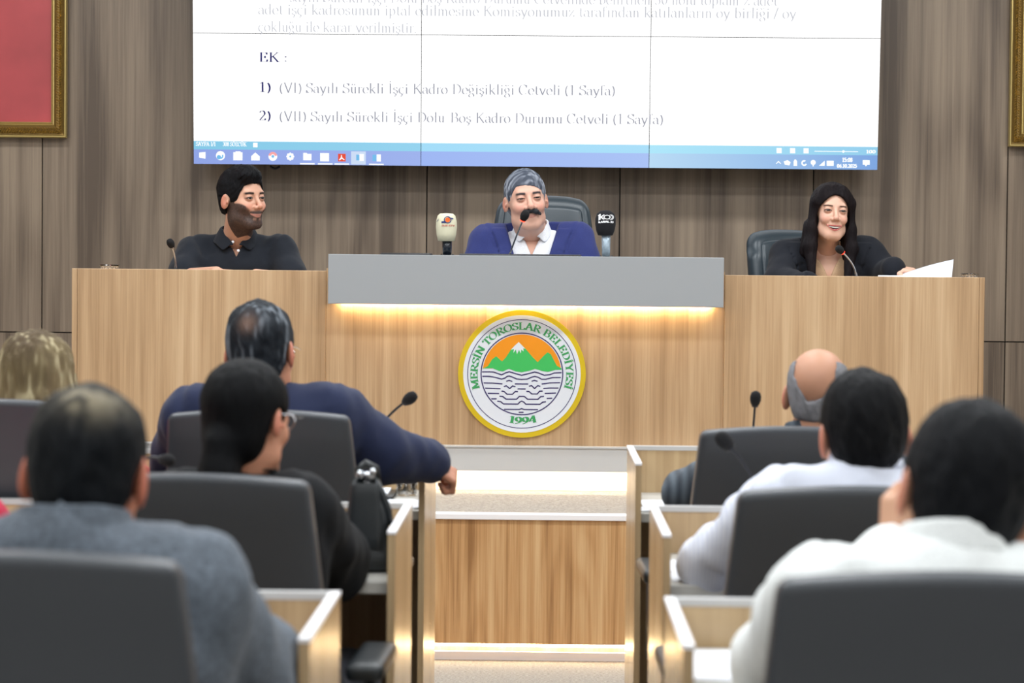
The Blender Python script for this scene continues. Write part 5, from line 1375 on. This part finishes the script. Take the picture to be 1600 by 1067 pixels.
# papers in the woman's hand
def sheet(name, pts, n, mat, label, cat, group=None, thick=.0012, sag=0):
    "quad of four world corners bent a little, given thickness"
    P_ = [Vector(p) for p in pts]; base = P_[0].copy(); o = thing(name, tuple(base), label, cat, group)
    mb = MB(); vs = []
    for j in range(n+1):
        for i in range(n+1):
            u, v = i/n, j/n; p = P_[0]*(1-u)*(1-v)+P_[1]*u*(1-v)+P_[2]*u*v+P_[3]*(1-u)*v
            p.z -= sag*math.sin(math.pi*u); vs.append(p)
    m = len(vs); vs += [p-Vector((0,0,thick)) for p in vs]
    fs = []
    for j in range(n):
        for i in range(n):
            a = j*(n+1)+i; fs.append((a,a+1,a+n+2,a+n+1)); fs.append((m+a,m+a+n+1,m+a+n+2,m+a+1))
    for i in range(n):
        fs += [(i,m+i,m+i+1,i+1), (n*(n+1)+i, n*(n+1)+i+1, m+n*(n+1)+i+1, m+n*(n+1)+i)]
        a, b = i*(n+1), (i+1)*(n+1); fs += [(a,b,m+b,m+a), (a+n,m+a+n,m+b+n,b+n)]
    mb.add(vs, fs); part('sheet', mb, mat, o, True); return o
sheet('paper_stack', [A(1372,429,9.42)[:2]+(ZR+.005,), A(1470,430,9.42)[:2]+(ZR+.005,), A(1470,430,9.62)[:2]+(ZR+.005,), A(1378,430,9.62)[:2]+(ZR+.005,)], 3, 'paper', 'flat white papers under the smiling woman\'s hand', 'paper', thick=.0315)
sheet('lifted_paper', [A(1408,433,9.40), A(1487,436,9.38), A(1490,405,9.55), A(1412,427,9.55)], 6, 'paper', 'white sheet lifted at its far corner by the smiling woman', 'paper', sag=-.004)
# bracelet and pendant
# things on the delegates' desks
def flat_paper(name, x0, x1, y0, y1, z, label, rot=0, t=.004, group=None, mat='paper'):
    cx, cy = (x0+x1)/2, (y0+y1)/2; o = thing(name, (cx,cy,z), label, 'paper', group, 0)
    k = 3
    for i in range(k):
        a = R(rot+(-4,0,5)[i]); hw, hh = (x1-x0)/2*.96, (y1-y0)/2*.96; zz = z+.0008+i*t/k
        c_ = [(cx+u*hw*math.cos(a)-v*hh*math.sin(a), cy+u*hw*math.sin(a)+v*hh*math.cos(a)) for u,v in ((-1,-1),(1,-1),(1,1),(-1,1))]
        part('sheet', MB().prism(c_, zz, zz+t/k*.8, lambda u,v,h: (u,v,h)), mat, o)
    return o
flat_paper('document', px_x(580,6.25), px_x(655,6.25), 6.13, 6.36, DZ, 'white papers on the farthest left desk, under the navy sleeve', 2)
flat_paper('document', px_x(1004,6.25), px_x(1062,6.25), 6.12, 6.42, DZ, 'white papers on the farthest right desk, beside the plaid elbow', -3)
flat_paper('document', px_x(1046,4.9), px_x(1105,4.9), 4.74, 5.08, DZ, 'white papers on the middle right desk, by the striped sleeve', 4)
flat_paper('document', px_x(1080,3.5), px_x(1175,3.5), 3.42, 3.70, .822, 'white papers on the nearest right desk, at the bottom of the frame', -5)
flat_paper('document', px_x(418,3.6), px_x(500,3.6), 3.44, 3.70, .822, 'white papers on the nearest left desk, by the grey sleeve', 3)
flat_paper('document', px_x(1560,5.0), px_x(1640,5.0), 4.86, 5.10, DZ, 'white papers on the middle right desk, at the right edge of the frame', 0)
xa = px_x(546,6.42); o = thing('mobile_phone', (xa+.04,6.42,DZ), 'black phone case with pale papers on top, on the farthest left desk', 'phone')
part('case', MB().rbox(.062,.10,.006,.005, (xa+.065,6.46,DZ+.0065), n=2, seg=2), 'black', o, True)
part('note_pad', MB().box(xa+.01, xa+.11, 6.38, 6.54, DZ+.013, DZ+.019), 'paper', o)
# tumbler
gx = px_x(636,6.5); o = thing('drinking_glass', (gx,6.5,DZ), 'small clear cut glass tumbler on the farthest left desk beside the sleeve', 'glass')
part('glass_wall', MB().lathe([(.001,.001),(.026,.001),(.030,.045),(.0285,.045),(.0245,.008),(.001,.008)], 24, (gx,6.5,DZ)), 'glass', o, True)
mb = MB()
for k in range(12):
    t = 2*math.pi*k/12; mb.tube([(gx+.0272*math.cos(t),6.5+.0272*math.sin(t),DZ+.006),(gx+.0300*math.cos(t),6.5+.0300*math.sin(t),DZ+.036)], .0018, 5)
part('flutes', mb, 'glass', o, True)
# pens
def pen(px, py, Y, ang, mat, label):
    b = Vector(A(px,py,Y)); b.z = DZ+.012; d = Vector((math.cos(ang), math.sin(ang), 0))
    o = thing('pen', tuple(b), label, 'pen'); part('barrel', MB().tube([b-d*.06,b+d*.055], .0045, 8), mat, o, True); part('tip', MB().tube([b+d*.055,b+d*.07], [.004,.001], 8), 'chrome', o, True)
pen(1588, 780, 5.0, .2, 'black', 'black pen on the papers at the right edge of the frame')
# handbag on the middle left desk
hb = Vector(A(566,895,4.86)); hb.z = DZ
bag = thing('handbag', tuple(hb), 'black leather handbag with a silver clasp standing on the middle left desk', 'handbag')
def bagdef(p):
    x, y, z = p; t = (z+.10)/.20
    s = 1.0-.66*max(0,t-.06)**.9 ; return (x*s+.012*t+ .004*math.sin(z*60), y*(1-.72*t)+.003*math.sin(x*70+z*30), z-.012*math.cos(x*26)*t)
part('body', MB().rbox(.074,.045,.100,.026, (hb.x,hb.y,DZ+.1), bagdef, n=12, seg=4), 'bagleather', bag, True)
part('front_flap', MB().rbox(.040,.008,.072,.007, (hb.x+.004,hb.y-.030,DZ+.118), lambda p: (p[0]*(1-1.6*(p[2]+.07))+.004, p[1]+.14*(p[2]+.07), p[2]), n=6, seg=2), 'bagleather', bag, True)
tp = Vector((hb.x+.010, hb.y, DZ+.20))
part('strap', MB().tube([tp+Vector((.012,-.006,.0)), tp+Vector((.030,-.012,-.03)), tp+Vector((.046,-.018,-.07)), tp+Vector((.052,-.018,-.10))], [.008,.0085,.008,.006], 8), 'bagleather', bag, True)
part('strap', MB().tube([tp+Vector((-.012,0,-.01)), tp+Vector((-.02,0,.015)), tp+Vector((-.004,0,.028)), tp+Vector((.016,0,.018)), tp+Vector((.02,0,-.005))], .009, 8), 'bagleather', bag, True)
cl = part('clasp', MB().rbox(.019,.008,.008,.006, tp+Vector((-.002,-.014,.004)), n=2, seg=3), 'chrome', bag, True)
part('clasp_ball', MB().ell(tp+Vector((.012,-.02,.012)), (.008,.008,.008)), 'chrome', cl, True); part('clasp_ball', MB().ell(tp+Vector((-.015,-.02,.006)), (.008,.008,.010)), 'chrome', cl, True)
MT['yellowgreen'] = plain('yellow_green_note', (196,214,60), .6)
hx = px_x(603,4.98); fl_ = thing('folder', (hx,4.98,DZ), 'yellow-green edged folder leaning behind the black handbag', 'folder')
part('cover', MB().prism([(hx-.030,DZ),(hx+.012,DZ),(hx+.012,DZ+.07),(hx-.012,DZ+.115),(hx-.030,DZ+.12)], 4.97, 4.975, lambda u,v,h: (u,h,v)), 'yellowgreen', fl_)
part('pages', MB().prism([(hx-.028,DZ),(hx+.016,DZ),(hx+.016,DZ+.062),(hx-.008,DZ+.108),(hx-.028,DZ+.112)], 4.976, 4.984, lambda u,v,h: (u,h,v)), 'paper', fl_)
# glasses of the black-haired woman and of the navy-suited man: worn, so they belong to them
def glasses(person_root, pts, mat='chrome'):
    b = world_base(person_root); Rz = Matrix.Rotation(-person_root.rotation_euler.z, 3, 'Z')
    for kind, pp, r in pts:
        mb = MB().tube([Vector(p) for p in pp], r, 8)
        mesh_obj(kind, [Rz @ (Vector(v)-b) for v in mb.v], mb.f, MT[mat], person_root, True)
